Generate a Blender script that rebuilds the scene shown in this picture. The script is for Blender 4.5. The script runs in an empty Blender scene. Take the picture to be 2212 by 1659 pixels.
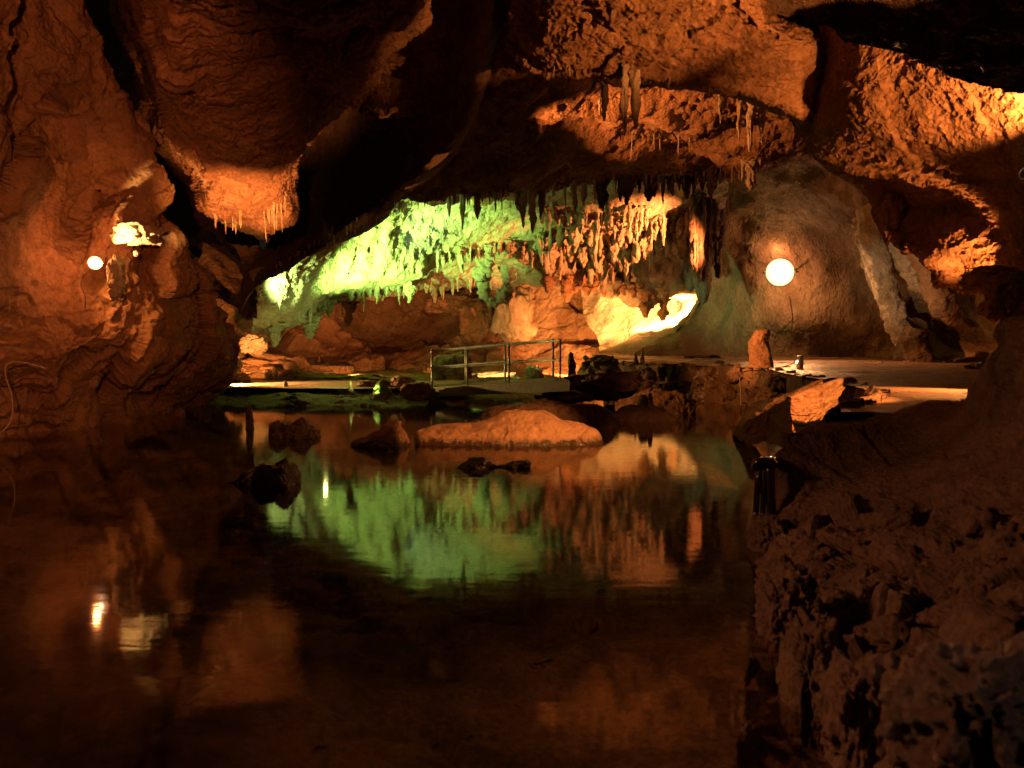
import bpy, math, random
import numpy as np
from mathutils import Vector, Matrix

# ------------------------------------------------------------------ camera, world, exposure
C = bpy.context.scene.collection
sc = bpy.context.scene
W0, H0 = 2212.0, 1659.0
F0 = W0 * 32 / 36.0
PITCH = math.atan(84.5 / F0)
CAMZ = 1.7
cam_d = bpy.data.cameras.new('camera'); cam = bpy.data.objects.new('camera', cam_d); C.objects.link(cam)
cam_d.lens = 32; cam_d.sensor_width = 36; cam_d.clip_start = 0.05; cam_d.clip_end = 400
cam_d.dof.use_dof = True; cam_d.dof.focus_distance = 20; cam_d.dof.aperture_fstop = 2.8
cam.location = (0, 0, CAMZ); cam.rotation_euler = (math.pi / 2 - PITCH, 0, 0)
sc.camera = cam
world = bpy.data.worlds.new('World'); sc.world = world; world.use_nodes = True
bg = world.node_tree.nodes['Background']
bg.inputs[0].default_value = (1.0, 0.74, 0.50, 1); bg.inputs[1].default_value = 0.010
sc.view_settings.view_transform = 'Standard'; sc.view_settings.look = 'None'
sc.view_settings.exposure = 0.0; sc.view_settings.gamma = 1.0
cy = sc.cycles
cy.max_bounces = 6; cy.diffuse_bounces = 2; cy.glossy_bounces = 3; cy.transparent_max_bounces = 6
cy.transmission_bounces = 2
cy.sample_clamp_indirect = 1.5; cy.sample_clamp_direct = 0
cy.caustics_reflective = False; cy.caustics_refractive = False
cy.use_denoising = True
try: cy.denoiser = 'OPENIMAGEDENOISE'
except Exception: pass

def P(x, y, d):
    """the point seen at (x, y) of the 2212-wide photograph, d metres into the cave"""
    u = (x - W0 / 2) / F0; v = (H0 / 2 - y) / F0
    c, s = math.cos(PITCH), math.sin(PITCH)
    dy = c + v * s; dz = -s + v * c
    k = d / dy
    return np.array([u * k, d, CAMZ + dz * k])
def V(x, y, d): return Vector(P(x, y, d))
def dw(y, z=0.0):
    """distance at which height z shows at row y"""
    return (CAMZ - z) * F0 / (y - 745.0)

# ------------------------------------------------------------------ lamps
WARM = (1.0, 0.32, 0.072); AMBER = (1.0, 0.50, 0.15); RED = (1.0, 0.27, 0.07); GREEN = (0.42, 1.0, 0.12)
def spot(name, loc, target, power, col, angle=60, blend=0.6, radius=0.06):
    l = bpy.data.lights.new(name, 'SPOT'); l.energy = power; l.color = col
    l.spot_size = math.radians(angle); l.spot_blend = blend; l.shadow_soft_size = radius
    o = bpy.data.objects.new(name, l); C.objects.link(o)
    loc = Vector(loc); o.location = loc
    o.rotation_euler = (Vector(target) - loc).to_track_quat('-Z', 'Y').to_euler()
    return o
def point(name, loc, power, col, radius=0.06):
    l = bpy.data.lights.new(name, 'POINT'); l.energy = power; l.color = col; l.shadow_soft_size = radius
    o = bpy.data.objects.new(name, l); C.objects.link(o); o.location = Vector(loc)
    return o
FLOOD = P(1685, 588, 34.45)
#LIGHTS_BEGIN
# left wall: its own lamp, and an added wash from an unseen spot beside the camera
spot('left_wall_flood', (-1.0, 0.5, 2.6), (-9.3, 16, 4.9), 3600, (1, .25, .065), 40, 0.6)
spot('wall_lamp_beam', P(222, 556, 16.3), P(296, 505, 17.0), 650, AMBER, 62, 0.6, 0.05)
spot('wall_lamp_side_beam', P(212, 568, 16.9), P(262, 600, 17.2), 200, WARM, 130, 1.0, 0.05)
point('wall_lamp_glow', P(194, 550, 16.75), 44, RED, 0.06)
spot('near_bank_wash', (-4.5, 4.0, 3.2), (2.6, 4.8, 0.3), 900, (1, .36, .15), 66, 0.9, 0.5)  # added fill for the dark near bank, no lamp stands there
spot('pool_bed_wash', (-1.0, -3.0, 4.2), (-3.0, 8.0, 0.0), 110, (1, .5, .25), 58, 0.9, 0.6)  # added fill from behind the camera to bring out the bed
spot('wall_lamp_pool_wash', P(222, 566, 15.7), P(1643, 780, 25.6), 6500, WARM, 22, 0.6, 0.08)
# unseen spot put behind the jagged rock lights the hanging rock at upper left
spot('roof_flood', P(548, 1000, 12.2), P(532, 436, 18.0), 12000, (1, .31, .07), 27, 1.0)
# green lamps under the low roof
spot('green_lamp', P(572, 650, 27.9), P(735, 570, 30.4), 1100, (0.6, 1.0, 0.25), 95, 1.0, 0.08)
spot('green_flood', P(640, 780, 28.5), P(870, 530, 33.5), 19000, (0.5, 1.0, 0.17), 50, 1.0)
spot('green_flood_low', P(1020, 850, 27.5), P(1290, 540, 37), 9500, (0.42, 0.8, 0.15), 56, 1.0)
spot('pale_spot', P(880, 600, 31), P(928, 495, 33.2), 260, (0.45, 1.0, 0.75), 50, 1.0)
# amber lamps behind the blunt stalactites light the flowstone slope
spot('slope_lamp', P(1418, 672, 39.8), P(1425, 705, 42), 4200, (1, .42, .11), 165, 0.6, 0.12)
spot('slope_low_fill', P(1300, 785, 36.4), P(1350, 745, 39.5), 500, (1, .38, .1), 90, 1.0, 0.1)  # added fill for the foot of the slope
spot('green_wall_fill', P(1340, 690, 32), P(1580, 640, 36.5), 700, (.6, .9, .35), 46, 1.0)  # added green tint on the wall left of the floodlight
spot('slope_top_lamp', P(1478, 668, 39.4), P(1485, 690, 41), 1500, AMBER, 165, 0.6, 0.12)
spot('slope_back_lamp', P(1210, 800, 35.5), P(1300, 690, 45), 7500, WARM, 90, 1.0, 0.1)
spot('cluster_flood', P(1590, 555, 32.3), P(1380, 515, 35), 10000, RED, 62, 0.9)
# lamp behind the left rock by the path
spot('path_lamp', P(488, 785, 30.0), P(640, 870, 29.2), 3800, AMBER, 84, 0.5, 0.08)
spot('boulder_fill', P(530, 806, 31.8), P(548, 742, 35), 1500, WARM, 60, 0.7, 0.08)  # added spot to brighten the boulder on the back wall
# under the bridge
spot('grotto_lamp', P(1090, 815, 33.5), P(1060, 805, 35), 500, AMBER, 120, 0.8, 0.05)
spot('inner_roof_flood', P(985, 380, 19.8), P(1540, 275, 22.6), 3400, (1, .30, .07), 52, 0.7)  # unseen spot in mid-air by the middle roof rock, grazing the inner roof
# right side
spot('right_flood', P(2238, 300, 9.3), P(2238, 300, 9.3) + np.array([0.3, 7.0, 5.0]), 1700, WARM, 60, 0.5)
spot('right_flood_across', P(2238, 300, 9.3), P(2238, 300, 9.3) + np.array([-5.5, 5.0, 4.4]), 2600, WARM, 42, 0.6)
spot('slab_fill', P(2110, 560, 8.7), P(1785, 856, 12.0), 3000, WARM, 30, 0.6)  # unseen spot in mid-air, added to light the broken slab
spot('path_stripe_lamp', P(2188, 690, 13.6), P(1850, 880, 13.2), 1300, (1, .35, .085), 90, 1.0, .25)
spot('rim_flood', P(2188, 735, 12.6), P(2188, 735, 12.6) + np.array([-.25, .7, 1.6]), 900, WARM, 62, 0.5)
spot('pool_flood', P(2260, 160, 8.5), P(1160, 930, 15.6), 6500, WARM, 26, 0.5)
point('flood_glow', FLOOD + np.array([-.1, .2, .62]), 75, (1.0, 0.40, 0.14), 0.12)  # added point, imitates the floodlight's halo on the wall above it
point('flood_glow', FLOOD + np.array([.1, .2, -.62]), 130, (1.0, 0.40, 0.14), 0.12)  # added point, same halo on the wall below
spot('flood_throw', FLOOD + np.array([0, -.7, 0]), FLOOD + np.array([1.0, -6, -3.0]), 1300, (1.0, 0.42, 0.14), 100, 0.7, 0.15)
spot('stalagmite_fill', P(222, 566, 15.7), P(1643, 770, 25.6), 30000, WARM, 7, 0.8, 0.08)  # added narrow beam that brightens the tall stalagmite alone
spot('green_bank_fill', P(700, 655, 30), P(720, 880, 26.0), 130, (1, 1, .22), 66, 1.0)  # added unseen light to brighten the bank, no fixture modelled
spot('curtain_fill', P(1790, 778, 26), P(1935, 620, 31), 600, (1, .66, .34), 34, 0.7, 0.05)  # added fill to bring out the pale flowstone curtain
spot('edge_fill', P(1290, 790, 25.5), P(932, 332, 20.8), 2600, WARM, 6, 0.6, 0.03)  # added narrow spot for the bright fleck on the middle roof edge
spot('edge_fill', P(1290, 790, 25.5), P(876, 384, 22.8), 2200, WARM, 4, 0.6, 0.03)  # added narrow spot for the lower fleck on that edge
spot('corner_glint_fill', (2.9, 1.2, 1.9), (1.4, 2.6, .6), 30, (1, .6, .45), 46, 0.8, 0.03)  # added spot to put highlights on the wet corner boulder
spot('back_wall_wash', P(760, 805, 33), P(880, 720, 46), 1200, WARM, 100, 0.9)  # added fill to warm the back wall
spot('green_fringe_fill', P(820, 850, 26), P(640, 690, 31), 900, (.5, .85, .2), 46, 1.0)  # added fill to turn the low left fringe green
#LIGHTS_END

# ------------------------------------------------------------------ noise
def _hash(ix, iy, iz, seed):
    h = (ix.astype(np.int64) * 374761393 + iy.astype(np.int64) * 668265263 + iz.astype(np.int64) * 2147483647 + seed * 974711) & 0xffffffff
    h = ((h ^ (h >> 13)) * 1274126177) & 0xffffffff
    h = ((h ^ (h >> 16)) * 2246822519) & 0xffffffff
    return ((h ^ (h >> 15)) & 0xffffff) / float(0xffffff)
def vnoise(p, seed=0):
    i = np.floor(p); f = p - i; f = f * f * f * (f * (f * 6 - 15) + 10); i = i.astype(np.int64)
    r = 0
    for dx in (0, 1):
        wx = f[:, 0] if dx else 1 - f[:, 0]
        for dy in (0, 1):
            wy = f[:, 1] if dy else 1 - f[:, 1]
            for dz in (0, 1):
                wz = f[:, 2] if dz else 1 - f[:, 2]
                r = r + wx * wy * wz * _hash(i[:, 0] + dx, i[:, 1] + dy, i[:, 2] + dz, seed)
    return r * 2 - 1
ROT = np.array([[0.8, 0.6, 0], [-0.6 * 0.8, 0.64, 0.6], [0.36, -0.48, 0.8]])
def fbm(p, octv=5, seed=0, gain=0.5, lac=2.03, ridged=False):
    a, r, q = 1.0, 0.0, p.copy()
    for k in range(octv):
        n = vnoise(q, seed + k)
        if ridged: n = 1 - 2 * np.abs(n)
        r = r + a * n; a *= gain; q = (q @ ROT) * lac + 17.3
    return r
def worley(p, seed=0):
    i = np.floor(p).astype(np.int64); n = len(p)
    f1 = np.full(n, 9.0); f2 = np.full(n, 9.0); cid = np.zeros((n, 3)); off = np.zeros((n, 3))
    for dx in (-1, 0, 1):
        for dy in (-1, 0, 1):
            for dz in (-1, 0, 1):
                c = i + np.array([dx, dy, dz])
                h = [_hash(c[:, 0], c[:, 1], c[:, 2], seed + s) for s in (0, 7, 13)]
                q = c + np.stack(h, 1); v = p - q
                d = np.sqrt((v * v).sum(1))
                m = d < f1
                f2 = np.where(m, f1, np.minimum(f2, d))
                off = np.where(m[:, None], v, off); cid = np.where(m[:, None], np.stack(h, 1), cid)
                f1 = np.where(m, d, f1)
    return f1, f2, cid, off
def facets(p, seed=0):
    """broken rock: every cell is its own tilted plane, with a groove between"""
    f1, f2, cid, off = worley(p, seed)
    tilt = ((cid - 0.5) * 2 * off).sum(1)
    groove = np.clip(1 - (f2 - f1) / 0.05, 0, 1)
    return tilt + (cid[:, 0] - 0.5) * 0.45 - groove * 0.10

# styles: how each kind of rock is roughened, in metres
def style(p, kind, seed, amp):
    if kind == 'wall':
        w = p + 0.05 * np.stack([vnoise(p * 1.1, seed + k) for k in (1, 2, 3)], 1)
        r = 0.62 * facets(w * np.array([.40, .40, .26]), seed) + 0.12 * facets(w * 1.25, seed + 3)
        r += 0.07 * fbm(p * 0.7, 5, seed) + 0.045 * fbm(p * 3.1, 6, seed + 9, 0.62)
        wv = np.clip(fbm(p * 0.35, 2, seed + 31) * 2, 0, 1)
        r += 0.012 * wv * fbm(p * np.array([1.2, 1.2, 6]), 4, seed + 5, ridged=True)
    elif kind == 'strata':
        q = p.copy(); q[:, 2] += 0.15 * p[:, 0] + 0.12 * vnoise(p * 1.1, seed + 4)
        q = q + 0.10 * np.stack([vnoise(p * 2.1, seed + k) for k in (1, 2, 3)], 1)
        r = 0.22 * fbm(p * 0.4, 4, seed) + 0.030 * fbm(q * np.array([2.0, 11.0, 15.0]), 4, seed + 2, ridged=True)
        r += 0.05 * fbm(p * np.array([3., 7., 7.]), 5, seed + 8, 0.6) + 0.16 * facets(p * 0.8, seed + 3)
    elif kind == 'mud':
        r = 0.22 * fbm(p * 0.45, 4, seed) + 0.07 * fbm(p * 2.2, 5, seed + 6, 0.6)
        f1, f2, cid, off = worley(p * 2.6 + 0.4 * vnoise(p * 2, seed)[:, None], seed)
        r -= 0.11 * np.clip(0.42 - f1, 0, 1) * (cid[:, 1] > 0.45) * 2
    elif kind == 'drip':
        q = p * np.array([2.4, 2.0, 0.55]); q[:, 0] += 0.5 * vnoise(p * 0.7, seed)
        r = 0.20 * fbm(p * 0.4, 3, seed) + 0.20 * fbm(q, 4, seed + 3, 0.55, ridged=True) + 0.06 * fbm(p * 3.5, 3, seed + 6)
    elif kind == 'flow':
        q = p * np.array([1.1, 0.9, 0.28]); q[:, 0] += 0.6 * vnoise(p * 0.4, seed)
        r = 0.30 * fbm(p * 0.25, 3, seed) + 0.24 * fbm(q, 2, seed + 3, 0.4) + 0.05 * facets(p * np.array([.4, .4, .22]), seed) + 0.05 * fbm(p * 2.2, 6, seed + 6, 0.6)
    elif kind == 'streak':
        q = p.copy(); a = math.radians(28); x, z = q[:, 0].copy(), q[:, 2].copy()
        q[:, 0] = x * math.cos(a) + z * math.sin(a); q[:, 2] = -x * math.sin(a) + z * math.cos(a)
        r = 0.25 * fbm(p * 0.35, 4, seed) + 0.062 * fbm(q * np.array([1.3, 4.2, 7.0]), 5, seed + 3, 0.6, ridged=True) + 0.16 * facets(p * 0.6, seed + 8)
        f1, f2, cid, off = worley(p * 4.6, seed); r -= 0.045 * np.clip(0.4 - f1, 0, 1) * (cid[:, 1] > 0.5) * 2
        r += 0.04 * fbm(p * 5, 4, seed + 5)
    elif kind == 'lumpy':
        f1, f2, cid, off = worley(p * 1.9 + 0.3 * vnoise(p * 1.5, seed)[:, None], seed)
        r = 0.30 * fbm(p * 0.6, 4, seed) - 0.20 * f1 + 0.16 * facets(p * 0.9, seed + 2) + 0.05 * fbm(p * 5, 5, seed + 7, 0.6)
    elif kind == 'sandy':
        r = 0.10 * fbm(p * 0.7, 4, seed) + 0.03 * fbm(p * 3.5, 5, seed + 2)
    else:
        r = 0.1 * fbm(p, 4, seed)
    return r * amp

# ------------------------------------------------------------------ mesh helpers
def raw_mesh(name, co, quads, smooth=True, tris=None):
    me = bpy.data.meshes.new(name)
    co = np.asarray(co, dtype=np.float32); quads = np.asarray(quads, dtype=np.int32)
    nq = len(quads); nt = 0 if tris is None else len(tris)
    me.vertices.add(len(co)); me.vertices.foreach_set('co', co.ravel())
    idx = quads.ravel()
    if nt: idx = np.concatenate([idx, np.asarray(tris, dtype=np.int32).ravel()])
    me.loops.add(len(idx)); me.loops.foreach_set('vertex_index', idx)
    me.polygons.add(nq + nt)
    st = np.concatenate([np.arange(nq) * 4, nq * 4 + np.arange(nt) * 3]).astype(np.int32)
    me.polygons.foreach_set('loop_start', st)
    me.update(calc_edges=True); me.validate()
    me.polygons.foreach_set('use_smooth', np.full(len(me.polygons), smooth, dtype=bool))
    return me
def link(name, me, mat, parent=None):
    o = bpy.data.objects.new(name, me); C.objects.link(o)
    if mat is not None and not me.materials: me.materials.append(mat)
    if parent is not None: o.parent = parent
    return o
def tag(o, label=None, cat=None, group=None, kind=None):
    if label: o['label'] = label
    if cat: o['category'] = cat
    if group: o['group'] = group
    if kind: o['kind'] = kind
    return o
def empty(name, loc=(0, 0, 0)):
    o = bpy.data.objects.new(name, None); C.objects.link(o); o.location = loc; return o

def catmull(a, n, axis):
    """resample the control grid a to n along axis"""
    a = np.moveaxis(a, axis, 0); m = a.shape[0]
    t = np.linspace(0, m - 1, n); i = np.minimum(t.astype(int), m - 2); f = (t - i).reshape((-1,) + (1,) * (a.ndim - 1))
    p1, p2 = a[i], a[i + 1]
    p0 = np.where((i > 0).reshape(f.shape), a[np.maximum(i - 1, 0)], 2 * p1 - p2)
    p3 = np.where((i < m - 2).reshape(f.shape), a[np.minimum(i + 2, m - 1)], 2 * p2 - p1)
    r = 0.5 * (2 * p1 + (p2 - p0) * f + (2 * p0 - 5 * p1 + 4 * p2 - p3) * f ** 2 + (-p0 + 3 * p1 - 3 * p2 + p3) * f ** 3)
    return np.moveaxis(r, 0, axis)
def grid_quads(n, m, wrap=False):
    i = np.arange(n - 1)[:, None]; j = np.arange(m if wrap else m - 1)[None, :]
    j2 = (j + 1) % m
    return np.stack([i * m + j, i * m + j2, (i + 1) * m + j2, (i + 1) * m + j], -1).reshape(-1, 4)
def grid_normals(g):
    du = np.gradient(g, axis=0); dv = np.gradient(g, axis=1)
    n = np.cross(dv, du); return n / (np.linalg.norm(n, axis=2, keepdims=True) + 1e-9)
def patch(name, rows, n, m, kind, mat, amp=1.0, seed=1, world=False, face=(0, -1, 0), extra=None):
    a = np.array([[(q if world else P(*q)) for q in r] for r in rows], dtype=float)
    g = catmull(catmull(a, n, 0), m, 1)
    N = grid_normals(g)
    s = np.sign((N * np.array(face)).sum(2).mean()) or 1
    N = N * s
    p = g.reshape(-1, 3)
    disp = style(p, kind, seed, amp)
    if extra is not None: disp = disp + extra(p)
    # a second, sideways push breaks up the outline
    side = 0.35 * np.stack([fbm(p * 1.3, 4, seed + 40 + k) for k in range(3)], 1) * 0.12 * amp
    p = p + N.reshape(-1, 3) * disp[:, None] + side
    q = grid_quads(n, m)
    if s < 0: q = q[:, ::-1]
    return link(name, raw_mesh(name, p, q), mat)

def ico(sub=5):
    import bmesh
    bm = bmesh.new(); bmesh.ops.create_icosphere(bm, subdivisions=sub, radius=1.0)
    co = np.array([v.co[:] for v in bm.verts]); tr = np.array([[v.index for v in f.verts] for f in bm.faces]); bm.free()
    return co, tr
ICO = {k: ico(k) for k in (3, 4, 5, 6)}
def boulder(name, loc, size, mat, seed=1, rot=0.0, sub=5, blocky=0.35, rough=1.0, smooth=True):
    co, tr = ICO[sub]; co = co.copy(); size = np.array(size, float); s = size.mean()
    # squarer than a ball
    q = np.sign(co) * np.abs(co) ** 0.75; q /= np.abs(q).max()
    r = 1 + blocky * facets(co * 1.3 + seed * 3.7, seed) + 0.12 * fbm(co * 2.2 + seed, 4, seed) + 0.05 * rough * fbm(co * 7 + seed, 4, seed + 2)
    p = q * r[:, None] * size
    c, sn = math.cos(rot), math.sin(rot)
    p = np.stack([p[:, 0] * c - p[:, 1] * sn, p[:, 0] * sn + p[:, 1] * c, p[:, 2]], 1)
    o = link(name, raw_mesh(name, p, np.zeros((0, 4), int), smooth, tr), mat)
    o.location = loc; return o
def mound(name, prof, depth, mat, seed=1, amp=1.0, kind='lumpy', n=90, m=60, zlow=-0.35, lean=0.0, power=0.8, scale=1.0):
    """a rock standing in water or on the floor: prof = [(x, ytop, d)], the crest line; depth = half thickness in metres"""
    a = np.array([P(*q) for q in prof]); a = catmull(a, n, 0)
    t = np.linspace(0, math.pi, m)
    s = np.linspace(0, 1, n); w = np.clip(np.sin(np.pi * np.clip(s, 0.004, .996)) ** 0.45, 0.08, 1) * depth
    g = np.zeros((n, m, 3))
    g[:, :, 0] = a[:, None, 0]
    ct = -np.cos(t); st = np.sin(t) ** power
    g[:, :, 1] = a[:, None, 1] + w[:, None] * np.sign(ct)[None] * np.abs(ct)[None] ** 0.8 + lean * (st[None, :] - 1)
    g[:, :, 2] = zlow + (a[:, None, 2] - zlow) * st[None, :]
    N = grid_normals(g); cen = g.mean((0, 1)); s_ = np.sign((N * (g - cen)).sum(2).mean()) or 1; N *= s_
    p = g.reshape(-1, 3)
    p = p + N.reshape(-1, 3) * (style(p * scale, kind, seed, amp) / scale)[:, None]
    q = grid_quads(n, m); q = q[:, ::-1] if s_ < 0 else q
    me = raw_mesh(name, p, q)
    o = link(name, me, mat); return o
def block(name, c8, mat, seed=1, n=40, kind='lumpy', amp=0.3, scale=1.0):
    """a broken slab from its eight corners (bottom four, then top four, same order)"""
    c = np.array(c8, float); pts = []; quads = []; off = 0
    for f in ((0, 1, 2, 3), (7, 6, 5, 4), (0, 4, 5, 1), (1, 5, 6, 2), (2, 6, 7, 3), (3, 7, 4, 0)):
        a, b, c_, d = c[list(f)]
        u = np.linspace(0, 1, n)[:, None, None]; v = np.linspace(0, 1, n)[None, :, None]
        g = (a * (1 - u) + b * u) * (1 - v) + (d * (1 - u) + c_ * u) * v
        pts.append(g.reshape(-1, 3)); quads.append(grid_quads(n, n)[:, ::-1] + off); off += n * n
    p = np.concatenate(pts); cen = c.mean(0)
    dr = p - cen; dr /= np.linalg.norm(dr, axis=1, keepdims=True)
    p = p + dr * style(p * scale, kind, seed, amp)[:, None] + 0.03 * amp * np.stack([fbm(p * 4, 4, seed + k) for k in range(3)], 1)
    me = raw_mesh(name, p, np.concatenate(quads))
    import bmesh
    bm = bmesh.new(); bm.from_mesh(me); bmesh.ops.remove_doubles(bm, verts=bm.verts, dist=1e-4); bmesh.ops.recalc_face_normals(bm, faces=bm.faces); bm.to_mesh(me); bm.free()
    me.polygons.foreach_set('use_smooth', np.full(len(me.polygons), True, dtype=bool))
    return link(name, me, mat)
def tube(name, pts, rad, mat, parent=None, seg=10, n=None, rfun=None, noise=0.0, seed=0, closed=False):
    a = np.array([list(p) for p in pts], float)
    n = n or max(2, len(a) * 6)
    a = catmull(a, n, 0) if len(a) > 2 else np.linspace(a[0], a[1], n)
    T = np.gradient(a, axis=0); T /= np.linalg.norm(T, axis=1, keepdims=True) + 1e-9
    up = np.array([0, 0, 1.0]) if abs(T[:, 2].mean()) < 0.8 else np.array([1.0, 0, 0])
    A = np.cross(T, up); A /= np.linalg.norm(A, axis=1, keepdims=True) + 1e-9; B = np.cross(T, A)
    t = np.linspace(0, 2 * math.pi, seg, endpoint=False)
    r = np.full(n, rad) if rfun is None else rad * np.array([rfun(k / (n - 1)) for k in range(n)])
    g = a[:, None] + r[:, None, None] * (A[:, None] * np.cos(t)[None, :, None] + B[:, None] * np.sin(t)[None, :, None])
    p = g.reshape(-1, 3)
    if noise:
        out = (g - a[:, None]).reshape(-1, 3); out /= np.linalg.norm(out, axis=1, keepdims=True) + 1e-9
        p = p + out * (noise * fbm(p * 3.0, 5, seed, 0.6))[:, None]
    q = grid_quads(n, seg, True)
    k = len(p); p = np.concatenate([p, a[:1], a[-1:]])
    tr = [(k, (j + 1) % seg, j) for j in range(seg)] + [(k + 1, (n - 1) * seg + j, (n - 1) * seg + (j + 1) % seg) for j in range(seg)]
    return link(name, raw_mesh(name, p, q[:, ::-1], True, tr), mat, parent)
def drip_mesh(name, seed, fat=0.12, seg=18, n=48, lumps=1.0, sharp=1.0, bulge=0.0, ribs=0.0):
    """a stalactite of unit length hanging down from the origin"""
    rnd = random.Random(seed)
    z = np.linspace(0, 1, n); t = np.linspace(0, 2 * math.pi, seg, endpoint=False)
    r = fat * ((1 - z) ** (0.55 * sharp) * 0.85 + 0.10) * (1 + 0.8 * np.exp(-z * 9))
    if bulge: r *= 1 + bulge * np.exp(-((z - rnd.uniform(.45, .75)) / 0.16) ** 2)
    r = r * np.where(z > 0.97, np.sqrt(np.clip((1.001 - z) / 0.03, 0, 1)), 1)
    ox = 0.35 * fat * np.array([vnoise(np.array([[q * 3, seed, 0.5]]), seed)[0] for q in z]) * z
    oy = 0.35 * fat * np.array([vnoise(np.array([[q * 3, seed, 5.5]]), seed + 3)[0] for q in z]) * z
    g = np.zeros((n, seg, 3)); g[:, :, 2] = -z[:, None]
    g[:, :, 0] = ox[:, None] + r[:, None] * np.cos(t); g[:, :, 1] = oy[:, None] + r[:, None] * np.sin(t)
    p = g.reshape(-1, 3)
    nn = fbm(p * np.array([1 / fat, 1 / fat, 3.5]) * 1.1 + seed * 5, 4, seed, 0.6)
    nn = nn + ribs * fbm(p * np.array([2.6 / fat, 2.6 / fat, 1.2]) + seed, 3, seed + 4, ridged=True)
    rr = np.repeat(r, seg); out = p.copy(); out[:, 2] = 0; out[:, 0] -= np.repeat(ox, seg); out[:, 1] -= np.repeat(oy, seg)
    out /= np.linalg.norm(out, axis=1, keepdims=True) + 1e-9
    p = p + out * (nn * 0.38 * lumps * rr)[:, None]
    q = grid_quads(n, seg, True)
    k = len(p); p = np.concatenate([p, [[ox[-1], oy[-1], -1.0]]])
    tr = [((n - 1) * seg + j, (n - 1) * seg + (j + 1) % seg, k) for j in range(seg)]
    return raw_mesh(name, p, q, True, np.array(tr))

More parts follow.
